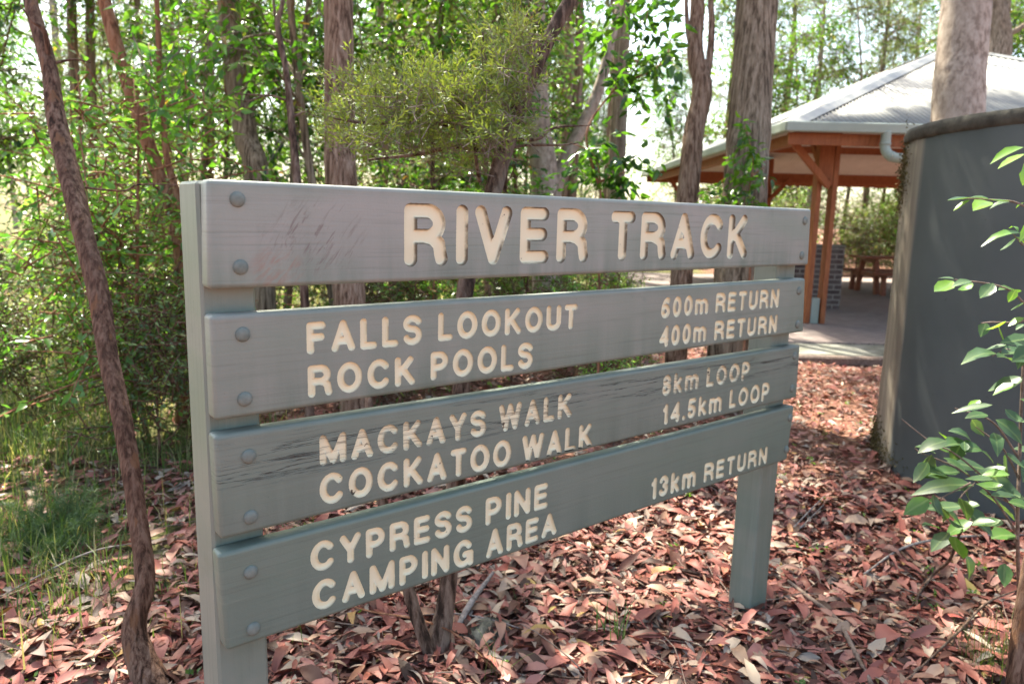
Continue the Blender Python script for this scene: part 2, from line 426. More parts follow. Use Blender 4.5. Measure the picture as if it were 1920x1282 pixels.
def roof_mat():
    mt, t, b = new_mat('corrugated_steel')
    n = noise(t, coords(t, (1, 1, 1)), .9, 5); n2 = noise(t, coords(t, (1, 1, 1)), 14, 3)
    c = mixc(t, n, (.205, .205, .20), (.29, .285, .275)); c = mixc(t, ramp(t, n2, [(.6, 0.0), (.75, .35)]), c, (.15, .13, .11))
    t.links.new(c, b.inputs['Base Color']); b.inputs['Roughness'].default_value = .5; b.inputs['Metallic'].default_value = .15
    return mt
M['roof'] = roof_mat()
M['roof_under'] = simple('pale_roof_underside', (.58, .50, .47), (.66, .58, .55), 5, .6, .05, .002)  # underside coloured paler than the sheet's top to keep it bright
def tank_mat():
    mt, t, b = new_mat('tank_paint')
    st = noise(t, coords(t, (7, 7, .35)), 1.0, 5, .6)
    n = noise(t, coords(t, (1, 1, 1)), 2.2, 5)
    c = mixc(t, ramp(t, n, [(.3, 0.0), (.7, 1.0)]), (.058, .066, .069), (.080, .088, .089))
    c = mixc(t, ramp(t, st, [(.58, 0.0), (.78, .18)]), c, (.11, .112, .105))
    pt = noise(t, coords(t, (1, 1, 1)), 30, 2)
    c = mixc(t, ramp(t, pt, [(.71, 0.0), (.75, .7)]), c, (.05, .055, .055))
    # left end painted pale where sun falls on it, broken by streaks
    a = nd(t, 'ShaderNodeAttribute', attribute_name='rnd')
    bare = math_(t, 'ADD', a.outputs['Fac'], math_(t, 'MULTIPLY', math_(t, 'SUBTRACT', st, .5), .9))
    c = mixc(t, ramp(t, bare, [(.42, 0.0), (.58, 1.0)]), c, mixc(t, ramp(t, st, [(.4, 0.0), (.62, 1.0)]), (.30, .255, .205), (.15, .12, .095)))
    t.links.new(c, b.inputs['Base Color']); b.inputs['Roughness'].default_value = .6
    bump(t, b, n, .25, .01); return mt
M['tank'] = tank_mat()
M['tank_rim'] = simple('stained_concrete_rim', (.04, .036, .03), (.10, .09, .074), 9, .9, .6, .02)
M['moss'] = simple('dry_moss', (.05, .045, .015), (.17, .12, .05), 40, .95, 1.0, .02)
def brick_mat(name, c1, c2, mortar, sx, sz, rot=(math.pi/2, 0, 0), ms=.02, bw=.5, rh=.25):
    mt, t, b = new_mat(name)
    br = nd(t, 'ShaderNodeTexBrick', {'Vector': coords(t, (sx, sx, sz), rot), 'Color1': c4(c1), 'Color2': c4(c2), 'Mortar': c4(mortar), 'Scale': 1.0, 'Mortar Size': ms, 'Brick Width': bw, 'Row Height': rh, 'Bias': 0.0})
    n = noise(t, coords(t, (1, 1, 1)), 6, 5)
    c = mixc(t, math_(t, 'MULTIPLY', n, .5), br.outputs['Color'], (.3, .22, .2), 'MULTIPLY') if False else br.outputs['Color']
    c = mixc(t, ramp(t, n, [(.4, 0.0), (.7, .4)]), c, mortar)
    t.links.new(c, b.inputs['Base Color']); b.inputs['Roughness'].default_value = .85
    bump(t, b, br.outputs['Fac'], -.4, .006); return mt
M['brick'] = brick_mat('dark_brown_brick', (.055, .035, .035), (.085, .05, .048), (.22, .19, .17), 1, 1, (math.pi/2, 0, 0), .012, .24, .086)
M['paver'] = brick_mat('pink_grey_pavers', (.21, .155, .145), (.25, .195, .18), (.12, .10, .09), 1, 1, (0, 0, -YAW), .006, .23, .115)
def ground_mat():
    mt, t, b = new_mat('forest_floor')
    v = coords(t, (1, 1, 1))
    n1 = noise(t, v, 26, 6, .7); n2 = noise(t, v, .55, 4); n3 = noise(t, v, 7, 5, .7)
    litter = ramp(t, n1, [(.28, (.06, .032, .022)), (.45, (.17, .08, .055)), (.6, (.28, .15, .11)), (.75, (.38, .26, .19))])
    grass = ramp(t, n3, [(.3, (.07, .07, .03)), (.55, (.15, .145, .06)), (.75, (.33, .28, .16))])
    at_ = nd(t, 'ShaderNodeAttribute', attribute_name='rnd')
    f = math_(t, 'ADD', at_.outputs['Fac'], math_(t, 'MULTIPLY', math_(t, 'SUBTRACT', n2, .5), 1.2))
    c = mixc(t, ramp(t, f, [(.4, 0.0), (.6, 1.0)]), litter, grass)
    t.links.new(c, b.inputs['Base Color']); b.inputs['Roughness'].default_value = .95; b.inputs['Specular IOR Level'].default_value = .1
    bump(t, b, n1, .8, .03); return mt
M['ground'] = ground_mat()

# ------------------------------------------------------------------ the sign
def arc(cx, cy, rx, ry, a0, a1, n=14):
    return [(cx+rx*math.cos(math.radians(a0+(a1-a0)*i/n)), cy+ry*math.sin(math.radians(a0+(a1-a0)*i/n))) for i in range(n+1)]
def make_glyphs(q=.095):
    a, b = q, 1-q; g = {}
    def bowl(x0, xr, y0, y1):                       # right-hand bowl of P, R
        ry = (y1-y0)/2
        return [(x0, y1)]+arc(xr-ry*.95, (y0+y1)/2, ry*.95, ry, 90, -90)+[(x0, y0)]
    def oval(W): return [arc(W/2, .5, W/2-a, .5-a, 0, 360, 36)]
    g['I'] = (.19, [[(a, a), (a, b)]])
    g['L'] = (.56, [[(a, b), (a, a), (.56-a, a)]])
    g['F'] = (.58, [[(a, a), (a, b), (.58-a, b)], [(a, .52), (.54-a, .52)]])
    g['E'] = (.62, [[(.62-a, a), (a, a), (a, b), (.61-a, b)], [(a, .52), (.58-a, .52)]])
    g['T'] = (.64, [[(a, b), (.64-a, b)], [(.32, b), (.32, a)]])
    g['V'] = (.72, [[(a, b), (.36, a), (.72-a, b)]])
    g['A'] = (.74, [[(a, a), (.37, b), (.74-a, a)], [(.19, .34), (.55, .34)]])
    g['R'] = (.72, [[(a, a), (a, b)], bowl(a, .70-a, .48, b), [(.36, .48), (.50, .44), (.585, .35), (.605, .2), (.625, a)]])
    g['P'] = (.66, [[(a, a), (a, b)], bowl(a, .66-a, .44, b)])
    g['K'] = (.72, [[(a, a), (a, b)], [(.66-a, b), (a, .38)], [(.29, .56), (.72-a, a)]])
    g['N'] = (.70, [[(a, a), (a, b), (.70-a, a), (.70-a, b)]])
    g['M'] = (.86, [[(a, a), (a, b), (.43, a), (.86-a, b), (.86-a, a)]])
    g['W'] = (1.02, [[(a, b), (.30, a), (.51, b), (.72, a), (1.02-a, b)]])
    g['Y'] = (.70, [[(a, b), (.35, .46), (.70-a, b)], [(.35, .46), (.35, a)]])
    g['U'] = (.70, [[(a, b), (a, .35)]+arc(.35, .35, .35-a, .35-a, 180, 360)+[(.70-a, b)]])
    g['O'] = (.80, oval(.80))
    g['C'] = (.76, [arc(.40, .5, .40-a, .5-a, 42, 318, 28)])
    g['G'] = (.80, [arc(.40, .5, .40-a, .5-a, 42, 330, 28)+[(.80-a, .30), (.80-a, a)], [(.46, .46), (.80-a, .46), (.80-a, .30)]])
    s = arc(.34, .71, .222, .172, 22, 270, 18)
    s2 = arc(.34, .327, .222, .208, 90, -158, 18)
    g['S'] = (.68, [s+s2])
    g['0'] = (.60, oval(.60))
    g['1'] = (.34, [[(.34-a, a), (.34-a, b), (.20, .76), (a, .73)]])
    g['3'] = (.58, [arc(.28, .70, .165, .18, 160, -80, 16)+arc(.28, .315, .18, .195, 80, -160, 16)])
    g['4'] = (.62, [[(.46, a), (.46, b), (a, .32), (.62-a, .32)]])
    g['5'] = (.58, [[(.56-a, b), (.16, b), (.125, .52)]+arc(.29, .335, .178, .215, 125, -155, 18)])
    g['6'] = (.60, [arc(.30, .335, .178, .215, 0, 360, 26), arc(.42, .335, .298, .545, 180, 85, 14)+arc(.31, .735, .165, .15, 70, 25, 5)])
    g['8'] = (.58, [arc(.29, .715, .15, .165, 0, 360, 24), arc(.29, .32, .172, .20, 0, 360, 24)])
    g['.'] = (.19, [[(a, a), (a, a+.005)]])
    g['k'] = (.58, [[(a, a), (a, b)], [(.55-a, .66), (a, .28)], [(.26, .42), (.58-a, a)]])
    g['m'] = (.92, [[(a, a), (a, .68)], [(a, .45)]+arc(.28, .47, .185, .20, 180, 0, 10)+[(.465, a)], [(.465, .45)]+arc(.645, .47, .18, .20, 180, 0, 10)+[(.825, a)]])
    return g
GL = make_glyphs(.116)
def word_layout(s, gap=.145):
    x = 0; out = []
    for ch in s:
        wd, st = GL[ch]
        for p in st: out.append([(px+x, py) for px, py in p])
        x += wd+gap
    return out, x-gap
# every word with the pixels of its top-left, bottom-left, top-right and bottom-right corners on the photograph's board
WORDS = [
 (0, 'RIVER', (756, 381), (757, 500), (1103, 392), (1103, 491.6)), (0, 'TRACK', (1144, 396), (1145, 488.5), (1403, 403), (1403, 485)),
 (1, 'FALLS', (574, 605), (574.5, 664.6), (792, 589), (792, 646)), (1, 'LOOKOUT', (821, 587), (821, 640.5), (1083, 570), (1083, 616)),
 (1, 'ROCK', (576, 686), (577, 746), (779, 666.7), (779, 720.5)), (1, 'POOLS', (807, 660.7), (807, 713.5), (1000, 640.5), (1000, 690)),
 (1, '600m', (1239.6, 558.5), (1239.6, 597.7), (1328, 551), (1328, 588.3)), (1, 'RETURN', (1342, 549.7), (1342, 587), (1461, 541.3), (1461, 576.5)),
 (1, '400m', (1236.5, 612.5), (1236.5, 652), (1324.5, 603), (1324.5, 639.6)), (1, 'RETURN', (1339.5, 602.2), (1339.5, 638.6), (1457.6, 590), (1457.6, 623.5)),
 (2, 'MACKAYS', (599, 817), (599, 873.7), (912, 766.5), (912, 816.7)), (2, 'WALK', (935.5, 760), (935.5, 811), (1072.8, 736.5), (1072.8, 781)),
 (2, 'COCKATOO', (599, 890.5), (599, 948.5), (959, 822), (959, 872)), (2, 'WALK', (979, 818), (979, 868), (1111, 793), (1111, 838)),
 (2, '8km', (1242, 704.5), (1242, 743.8), (1310, 692), (1310, 729)), (2, 'LOOP', (1324.7, 690), (1324.7, 726), (1406.5, 677), (1406.5, 712)),
 (2, '14.5km', (1242.7, 759), (1242.7, 797), (1353.7, 734.5), (1353.7, 771)), (2, 'LOOP', (1367.7, 731.6), (1367.7, 766), (1443, 716), (1443, 750)),
 (3, 'CYPRESS', (581.5, 1019), (582, 1075), (886, 944), (886, 994)), (3, 'PINE', (910, 935), (910, 986), (1028, 904), (1028, 950.5)),
 (3, 'CAMPING', (584.6, 1092), (585, 1148), (888, 1006.5), (888, 1057)), (3, 'AREA', (912, 994), (912, 1048), (1044, 959.5), (1044, 999)),
 (3, '13km', (1221, 897.8), (1221, 937), (1305, 874), (1305, 911)), (3, 'RETURN', (1320, 869.7), (1320, 905), (1438.8, 836.8), (1438.8, 868)),
]
CORN = [((388, 335), (391, 543), (1522, 392), (1516, 497)), ((394, 592), (403, 790), (1511, 522), (1507, 622)),
        ((402, 818), (414, 1013), (1501, 647), (1494, 745)), ((409, 1040), (425, 1222), (1490, 760), (1476, 862))]
BOLTS = [((445, 374), (451, 501), (1509, 414), (1503, 479)), ((455, 627), (459, 748), (1498, 545), (1495, 608)),
         ((466, 855), (470, 969), (1490, 667), (1485, 728)), ((470, 1072), (475, 1178), (1481, 783), (1474, 842))]
THICK = .045
def sface(px, py): p = on_plane(px, py, 1, 0.0); return np.array([p[0], p[2]])

def march(X, Z, S):
    """split a grid of triangles along S = 0; returns verts (x, z, s) and the triangles outside / inside"""
    nx, nz = S.shape
    idx = np.arange(nx*nz).reshape(nx, nz)
    a, b, c, d = idx[:-1, :-1].ravel(), idx[1:, :-1].ravel(), idx[1:, 1:].ravel(), idx[:-1, 1:].ravel()
    T = np.vstack([np.stack([a, b, c], 1), np.stack([a, c, d], 1)])
    P = np.stack([X.ravel(), Z.ravel(), S.ravel()], 1); s = S.ravel()
    neg = (s[T] < 0).sum(1)
    outT = [T[neg == 0]]; inT = [T[neg == 3]]
    mix = T[(neg == 1) | (neg == 2)]
    sg = s[mix] < 0; lone_neg = sg.sum(1) == 1
    lone = np.where(lone_neg, np.argmax(sg, 1), np.argmin(sg, 1))
    r = np.arange(len(mix)); va, vb, vc = mix[r, lone], mix[r, (lone+1) % 3], mix[r, (lone+2) % 3]
    e = np.vstack([np.sort(np.stack([va, vb], 1), 1), np.sort(np.stack([va, vc], 1), 1)])
    key = e[:, 0].astype(np.int64)*len(s)+e[:, 1]
    uq, first, inv = np.unique(key, return_index=True, return_inverse=True)
    ee = e[first]; s0, s1 = s[ee[:, 0]], s[ee[:, 1]]
    t = np.clip(s0/(s0-s1), .02, .98)[:, None]
    NP = P[ee[:, 0]]*(1-t)+P[ee[:, 1]]*t; NP[:, 2] = 0
    n0 = len(P); pab = n0+inv[:len(mix)]; pac = n0+inv[len(mix):]
    small = np.stack([va, pab, pac], 1); big = np.vstack([np.stack([pab, vb, vc], 1), np.stack([pab, vc, pac], 1)])
    ln2 = np.concatenate([lone_neg, lone_neg])
    inT += [small[lone_neg], big[~ln2]]; outT += [small[~lone_neg], big[ln2]]
    return np.vstack([P, NP]), np.vstack(outT), np.vstack(inT)
def compact(P, T):
    u, inv = np.unique(T, return_inverse=True); return P[u], inv.reshape(T.shape)

def build_sign():
    root = empty('trail_sign', 'large grey-green timber trail sign of four bolted boards with cream routed lettering', 'sign')
    rng = np.random.default_rng(5)
    mats = [M['paint_top'], M['paint_plain'], M['paint_crack'], M['paint_low']]
    lab = ['wide top board reading RIVER TRACK with reddish scuff marks', 'board listing Falls Lookout and Rock Pools', 'cracked board listing Mackays Walk and Cockatoo Walk', 'lowest board listing Cypress Pine Camping Area']
    bev = .009
    for k in range(4):
        tl, bl, tr, br = [sface(*p) for p in CORN[k]]
        W = ((tr-tl)[0]+(br-bl)[0])/2; H = ((tl-bl)[1]+(tr-br)[1])/2
        def bil(u, v):                              # board metres -> sign plane
            s_, t_ = np.asarray(u)/W, np.asarray(v)/H
            return [(bl[i]*(1-s_)+br[i]*s_)*(1-t_)+(tl[i]*(1-s_)+tr[i]*s_)*t_ for i in (0, 1)]
        segs = []
        for (kb, word, a, b, c, d) in WORDS:
            if kb != k: continue
            A, B, C_, D = [sface(*p) for p in (a, b, c, d)]
            x0, x1 = (A[0]+B[0])/2, (C_[0]+D[0])/2
            st, tw = word_layout(word)
            for p in st:
                q = []
                for (gx, gy) in p:
                    s_ = gx/tw; zt = A[1]*(1-s_)+C_[1]*s_; zb = B[1]*(1-s_)+D[1]*s_
                    q.append((x0+(x1-x0)*s_, zb+(zt-zb)*gy))
                hgt = ((A[1]-B[1])+(C_[1]-D[1]))/2
                for i in range(len(q)-1): segs.append((q[i], q[i+1], hgt*.121))
        xs = [p[0] for s_ in segs for p in s_[:2]]; zs = [p[1] for s_ in segs for p in s_[:2]]
        u0, u1 = min(xs)-tl[0]-.03, max(xs)-tl[0]+.03
        g = .0021
        U = np.concatenate([[bev], np.linspace(bev, u0, 14)[1:-1], np.arange(u0, u1, g), np.linspace(u1, W-bev, 10)])
        V = np.linspace(bev, H-bev, int((H-2*bev)/g))
        UU, VV = np.meshgrid(U, V, indexing='ij'); X, Z = bil(UU, VV)
        S = np.full(X.shape, .05); RR = np.full(X.shape, .006)
        for (p, q, r) in segs:
            lo = (min(p[0], q[0])-r*2.2, min(p[1], q[1])-r*2.2); hi = (max(p[0], q[0])+r*2.2, max(p[1], q[1])+r*2.2)
            i0, i1 = np.searchsorted(X[:, 0], [lo[0]-.012, hi[0]+.012])
            i0 = max(0, i0-1); i1 = min(len(U), i1+1)
            xx, zz = X[i0:i1], Z[i0:i1]
            dx, dz = q[0]-p[0], q[1]-p[1]; l2 = dx*dx+dz*dz+1e-12
            t = np.clip(((xx-p[0])*dx+(zz-p[1])*dz)/l2, 0, 1)
            dd = np.hypot(xx-p[0]-t*dx, zz-p[1]-t*dz)-r
            sub = S[i0:i1]; RR[i0:i1] = np.where(dd < sub, r, RR[i0:i1]); S[i0:i1] = np.minimum(sub, dd)
        # hand-held router: the edge wanders a little, more on the split board
        wob = (np.sin(X*410+2*np.sin(Z*300))*np.sin(Z*370+X*60)+.6*np.sin(X*900+1)*np.sin(Z*840))*(.00042 if k == 2 else .00026)
        S = S+wob
        P, oT, iT = march(X, Z, S)
        # faces away from the letters
        pf, tf = compact(P, oT)
        vf = np.stack([pf[:, 0], np.zeros(len(pf)), pf[:, 1]], 1)
        pl, tl_ = compact(P, iT)
        rr = .013 if k == 0 else .0068
        tt = np.clip(-pl[:, 2]/rr, 0, 1); D = .0105 if k == 0 else .0075
        dep = D*np.sin(np.pi/2*np.minimum(1, tt/.45))
        vl = np.stack([pl[:, 0], dep, pl[:, 1]], 1)
        # rounded body: loops from the front edge back
        def loop(inset, y, rc, n=5):
            q = []
            for (cu_, cv_, a0) in ((W-bev, H-bev, 0), (bev, H-bev, 90), (bev, bev, 180), (W-bev, bev, 270)):
                for i in range(n):
                    th = math.radians(a0+90*i/(n-1)); u = cu_+rc*math.cos(th); v = cv_+rc*math.sin(th)
                    x_, z_ = bil(u, v); q.append((x_, y, z_))
            return q
        body = []; loops = []
        for i in range(6):
            an = math.pi/2*i/5; loops.append(loop(0, bev*(1-math.cos(an)), bev*math.sin(an)))
        for i in range(1, 6):
            an = math.pi/2*i/5; loops.append(loop(0, THICK-bev+bev*math.sin(an), max(bev*math.cos(an), 1e-4)))
        n = len(loops[0]); bv = [p for l in loops for p in l]; bf = []
        for i in range(len(loops)-1):
            for j in range(n):
                j2 = (j+1) % n; bf.append([i*n+j, i*n+j2, (i+1)*n+j2, (i+1)*n+j])
        bf.append([(len(loops)-1)*n+j for j in range(n)])
        nb = len(bv); faces = [list(map(int, q)) for q in (tf[:, ::1]+nb)]
        allv = np.vstack([np.array(bv), vf])
        o = mesh_obj('board', allv, bf+faces, mats[k], root, True); o['label'] = lab[k]
        lt = mesh_obj('lettering', vl, tl_.astype(np.int32), (M['letter'], M['letter_small'], M['letter_worn'], M['letter_small'])[k], o, True, attr=tt)
        for (px, py) in BOLTS[k]:
            x_, z_ = sface(px, py); R = .0143; Hh = .0075; v = []; f = []; sg = 20
            prof = [(R*1.02, -.001), (R*1.02, .0012), (R*.97, .003), (R*.8, .0054), (R*.5, .007), (R*.2, Hh)]
            for (r_, y_) in prof:
                for j in range(sg): v.append((x_+r_*math.cos(2*math.pi*j/sg), -y_, z_+r_*math.sin(2*math.pi*j/sg)))
            for i in range(len(prof)-1):
                for j in range(sg):
                    j2 = (j+1) % sg; f.append([i*sg+j, i*sg+j2, (i+1)*sg+j2, (i+1)*sg+j])
            f.append([(len(prof)-1)*sg+j for j in range(sg)])
            mesh_obj('bolt', v, f, M['bolt'], o, True)
    # posts
    yb = THICK+.0005
    b = MB(); b.box((.0505, yb+.0575, .76), (.105, .115, 1.612), None, .006)
    b.build('post', M['post'], root)
    b = MB(); b.box((2.035, yb+.05, .757), (.115, .10, 1.608), None, .006)
    b.build('post', M['post'], root)
    b = MB(); b.box((2.005, yb+.006, .012), (.075, .012, .09), None, .003)
    return root
build_sign()

# ------------------------------------------------------------------ ground
def grass_field(x, y):
    """1 where grass shows, 0 where fallen leaves cover the ground"""
    l = (x-CAM[0])*A_[0]+(y-CAM[1])*A_[1]; d = (x-CAM[0])*B_[0]+(y-CAM[1])*B_[1]
    g = np.clip((-l-.31*d+.15)*1.2, 0, 1)*np.clip((d-1.9)*1.0, 0, 1)*.80
    far = np.clip((d-7.5)/3, 0, 1)*np.clip((.30*d-l)/2.0, 0, 1)
    return np.clip(np.maximum(g, far), 0, 1)
def hgt(x, y):
    return .018*np.sin(x*1.7+.4)*np.sin(y*1.3+1)+.012*np.sin(x*4.1+y*2.2)+.010*np.sin(y*5.3-x*1.9)
def build_ground():
    g1 = np.unique(np.concatenate([np.linspace(-260, -14, 14), np.linspace(-14, 26, 161), np.linspace(26, 300, 14)]))
    X, Y = np.meshgrid(g1, g1, indexing='ij'); Zg = hgt(X, Y)*np.clip(1-np.hypot(X-2, Y-4)/30, 0, 1)
    n = len(g1); idx = np.arange(n*n).reshape(n, n)
    Fq = np.stack([idx[:-1, :-1].ravel(), idx[1:, :-1].ravel(), idx[1:, 1:].ravel(), idx[:-1, 1:].ravel()], 1)
    o = mesh_obj('ground', np.stack([X.ravel(), Y.ravel(), Zg.ravel()], 1), Fq, M['ground'], None, True, attr=grass_field(X, Y).ravel())
    tag(o, 'forest floor of brown soil, fallen leaves and patches of grass', 'ground', kind='structure')
build_ground()

# ------------------------------------------------------------------ picnic shelter (local x = to the right, y = away from the camera)
EAVE_Z = None
def build_shelter():
    l0, d0 = 3.52, 9.8
    root = empty('picnic_shelter', 'open timber picnic shelter with pale corrugated hip roof and red posts', 'shelter', LD(l0, d0), -YAW)
    h_e = 2.80; Wd, Dp = 8.6, 10.6; rise = 1.95; half = Wd/2
    apex1, apex2 = (half, half), (half, Dp-half)
    def strip_plane(P0, P1, Q0, Q1, name):
        """corrugated sheet between eave P0-P1 and ridge Q0-Q1 (trapezoid or triangle)"""
        P0, P1, Q0, Q1 = [np.array(p, float) for p in (P0, P1, Q0, Q1)]
        e = P1-P0; L = np.linalg.norm(e); e /= L
        nrm = np.cross(e, Q0-P0); nrm /= np.linalg.norm(nrm)
        if nrm[2] < 0: nrm = -nrm
        up = np.cross(nrm, e);
        if up[2] < 0: up = -up
        hq = (Q0-P0)@up; s0, s1 = (Q0-P0)@e, (Q1-P0)@e
        N = int(L/.0095); v = []; f = []
        for i in range(N+1):
            s = L*i/N
            if s < s0: t = hq*s/s0
            elif s > s1: t = hq*(L-s)/(L-s1)
            else: t = hq
            t = max(t, .001)
            off = nrm*.009*math.sin(2*math.pi*s/.076)
            v += [P0+e*s+off, P0+e*s+up*t+off]
            if i: f.append([2*i-2, 2*i, 2*i+1, 2*i-1])
        a_, b_, c_ = [np.array(v[f[len(f)//2][q]]) for q in (0, 1, 2)]
        if np.cross(b_-a_, c_-a_)[2] < 0: f = [q[::-1] for q in f]
        o = mesh_obj('roof_sheet', v, f, M['roof'], root, True)
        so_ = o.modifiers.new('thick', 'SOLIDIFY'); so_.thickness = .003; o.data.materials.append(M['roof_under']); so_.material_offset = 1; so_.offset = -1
        return o
    z0, z1 = h_e, h_e+rise
    strip_plane((0, 0, z0), (Wd, 0, z0), (*apex1, z1), (*apex1, z1), 'near')
    strip_plane((0, Dp, z0), (0, 0, z0), (*apex2, z1), (*apex1, z1), 'left')
    strip_plane((Wd, 0, z0), (Wd, Dp, z0), (*apex1, z1), (*apex2, z1), 'right')
    strip_plane((Wd, Dp, z0), (0, Dp, z0), (*apex2, z1), (*apex2, z1), 'far')
    # ridge and hip cappings (a shallow folded strip)
    for a, b in (((0, 0, z0), (*apex1, z1)), ((Wd, 0, z0), (*apex1, z1)), ((*apex1, z1), (*apex2, z1)), ((0, Dp, z0), (*apex2, z1))):
        a = np.array(a)+np.array([0, 0, .022]); b = np.array(b)+np.array([0, 0, .022])
        x = (b-a)/np.linalg.norm(b-a); y = np.cross((0, 0, 1), x); y /= np.linalg.norm(y)
        v = []; f = []; n = 60
        for i in range(n+1):
            p = a+(b-a)*i/n
            for (t, dz) in ((-.15, -.055), (-.02, .002), (.02, .002), (.15, -.055)): v.append(p+y*t+np.array([0, 0, dz]))
            if i:
                for j in range(3): f.append([(i-1)*4+j, (i-1)*4+j+1, i*4+j+1, i*4+j])
        o = mesh_obj('ridge_capping', v, f, M['roof'], root); s_ = o.modifiers.new('thick', 'SOLIDIFY'); s_.thickness = .003
    # gutter: a square trough along each eave
    gt = [((-.10, -.055), (Wd+.10, -.055)), ((-.055, -.10), (-.055, Dp+.10)), ((-.10, Dp+.055), (Wd+.10, Dp+.055)), ((Wd+.055, -.10), (Wd+.055, Dp+.10))]
    for i, (a, b) in enumerate(gt):
        mb = MB(); zz = z0-.055+(.0 if i % 2 == 0 else .002)
        mb.bar((*a, zz), (*b, zz), .105, .125, bev=.012); mb.build('gutter', M['gutter'], root)
    # eave beams under the gutter
    zb = z0-.19
    for i, (a, b) in enumerate((((.0, .10), (Wd, .10)), ((.10, .16), (.10, Dp-.16)), ((0, Dp-.1), (Wd, Dp-.1)), ((Wd-.1, .16), (Wd-.1, Dp-.16)))):
        MB().bar((*a, zb), (*b, zb), .05, .15).build('eave_beam', M['timber'], root)
    # posts: pairs of planks on a steel stirrup
    def post(x, y, ztop):
        mb = MB()
        mb.bar((x-.11, y, .10), (x-.11, y, ztop), .07, .17, up=(0, 1, 0)); mb.bar((x+.11, y, .10), (x+.11, y, ztop), .07, .17, up=(0, 1, 0))
        mb.bar((x, y, ztop-1.1), (x, y, ztop), .145, .15, up=(0, 1, 0))
        p = mb.build('post', M['timber'], root)
        MB().box((x, y, .16), (.12, .11, .62), None, .004).build('stirrup', M['gutter'], p)
    px1 = .86
    zt = z0-.02+.4
    spots = [(px1, .87), (Wd-.9, .87), (px1, Dp-.9), (2.95, Dp-.9), (Wd-.9, Dp-.9)]
    for (x, y) in spots: post(x, y, zt-.02)
    # tie beams (near, far, sides, middle)
    zz = z0-.06+.22
    for a, b in (((px1-.5, Dp-.9), (Wd-.4, Dp-.9)),): MB().bar((*a, zz-.28), (*b, zz-.28), .06, .24).build('tie_beam', M['timber'], root)
    MB().bar((px1-.3, 3.7, z0+.02), (Wd-.4, 3.7, z0+.02), .06, .12).build('tie_beam', M['timber'], root)
    MB().bar((px1, .87, zz-.13), (px1, Dp-.9, zz-.13), .06, .2).build('tie_beam', M['timber'], root)
    MB().bar((Wd-.9, .87, zz-.13), (Wd-.9, Dp-.9, zz-.13), .06, .2).build('tie_beam', M['timber'], root)
    # rafters down the hips
    for a, b in (((.1, .1), apex1), ((Wd-.1, .1), apex1), ((.1, Dp-.1), apex2), ((Wd-.1, Dp-.1), apex2)):
        MB().bar((*a, z0-.12), (*b, z1-.12), .05, .14).build('rafter', M['timber'], root)
    # braces
    for (x, y, sx, sy) in ((px1, .87, -.75, -.35), (px1, .87, .0, .7), (2.95, Dp-.9, -.55, -.3), (2.95, Dp-.9, .6, 0), (px1, Dp-.9, -.5, 0)):
        MB().bar((x, y-.12, z0-.75), (x+sx, y+sy-.12, z0-.12), .05, .10).build('brace', M['timber'], root)
    # downpipe from the gutter to the tank
    gx = 1.20
    pts = spline([(gx, -.06, z0-.09), (gx, -.06, z0-.20), (gx, -.07, z0-.30), (gx+.03, -.12, z0-.385), (gx+.12, -.18, z0-.43), (gx+.35, -.30, z0-.44), (gx+1.0, -.70, z0-.45)], 40)
    MB().tube(pts, .062, 16).build('downpipe', M['gutter'], root, True)
    for i in (9, 22):
        MB().tube([pts[i]-(pts[i+1]-pts[i])*.6, pts[i+1]+(pts[i+1]-pts[i])*.6], .068, 16).build('pipe_joint', M['gutter'], root, True)
    # paved floor and its kerb
    c = LD(l0+Wd/2-.2, d0+Dp/2-.45)
    o = MB().box((0, 0, .02), (Wd+1.3, Dp+.9, .16), None, .01).build('pavement', M['paver'])
    o.location = c; o.rotation_euler = (0, 0, -YAW); tag(o, 'pinkish brick-paved floor under the shelter', 'pavement', kind='structure')
    o = MB().box((0, 0, .01), (Wd+1.5, .78, .15), None, .02).build('kerb_strip', M['concrete'])
    p = LD(l0+Wd/2-.2, d0-.45-.45-.395); o.location = p; o.rotation_euler = (0, 0, -YAW)
    tag(o, 'mossy grey concrete apron along the paved floor', 'kerb', kind='structure')
    o = MB().box((0, 0, .03), (Wd+1.6, .10, .11), None, .02).build('timber_edging', M['twig'])
    o.location = LD(l0+Wd/2-.5, d0-1.76); o.rotation_euler = (0, 0, -YAW); tag(o, 'low red-brown timber edging in front of the concrete apron', 'edging')
    # brick barbecue wall
    wl, wd = 5.10, 12.75
    o = MB().box((0, 0, .62), (.98, .40, 1.05), None, .004).build('wall', M['brick'])
    r = empty('brick_pillar', 'short dark brown brick pillar standing inside the shelter', 'pillar', LD(wl, wd), -YAW); o.parent = r
    o = MB().box((0, 0, 1.166), (1.0, .42, .04), None, .006).build('cap', M['concrete'], r)
    # picnic table
    t = empty('picnic_table', 'reddish timber picnic table with attached bench under the shelter', 'table', LD(8.35, 15.9, .10), -YAW)
    Lh = 1.0
    for i in range(5): MB().bar((-Lh, -.30+.15*i, .76), (Lh, -.30+.15*i, .76), .14, .045).build('tabletop_plank', M['timber_dark'], t)
    for s in (-1, 1):
        for i in range(2): MB().bar((-Lh, s*(.62+.15*i), .45), (Lh, s*(.62+.15*i), .45), .14, .045).build('bench_plank', M['timber_dark'], t)
        x = s*.72
        MB().bar((x, -.77, .40), (x, .77, .40), .05, .10).build('bench_support', M['timber_dark'], t)
        MB().bar((x, -.34, .70), (x, .34, .70), .05, .10).build('top_support', M['timber_dark'], t)
        for q in (-1, 1):
            MB().bar((x, q*.30, .68), (x, q*.45, 0), .09, .10, up=(1, 0, 0)).build('leg', M['timber_dark'], t)
            MB().bar((x, q*.68, .40), (x, q*.72, 0), .08, .09, up=(1, 0, 0)).build('leg', M['timber_dark'], t)
build_shelter()

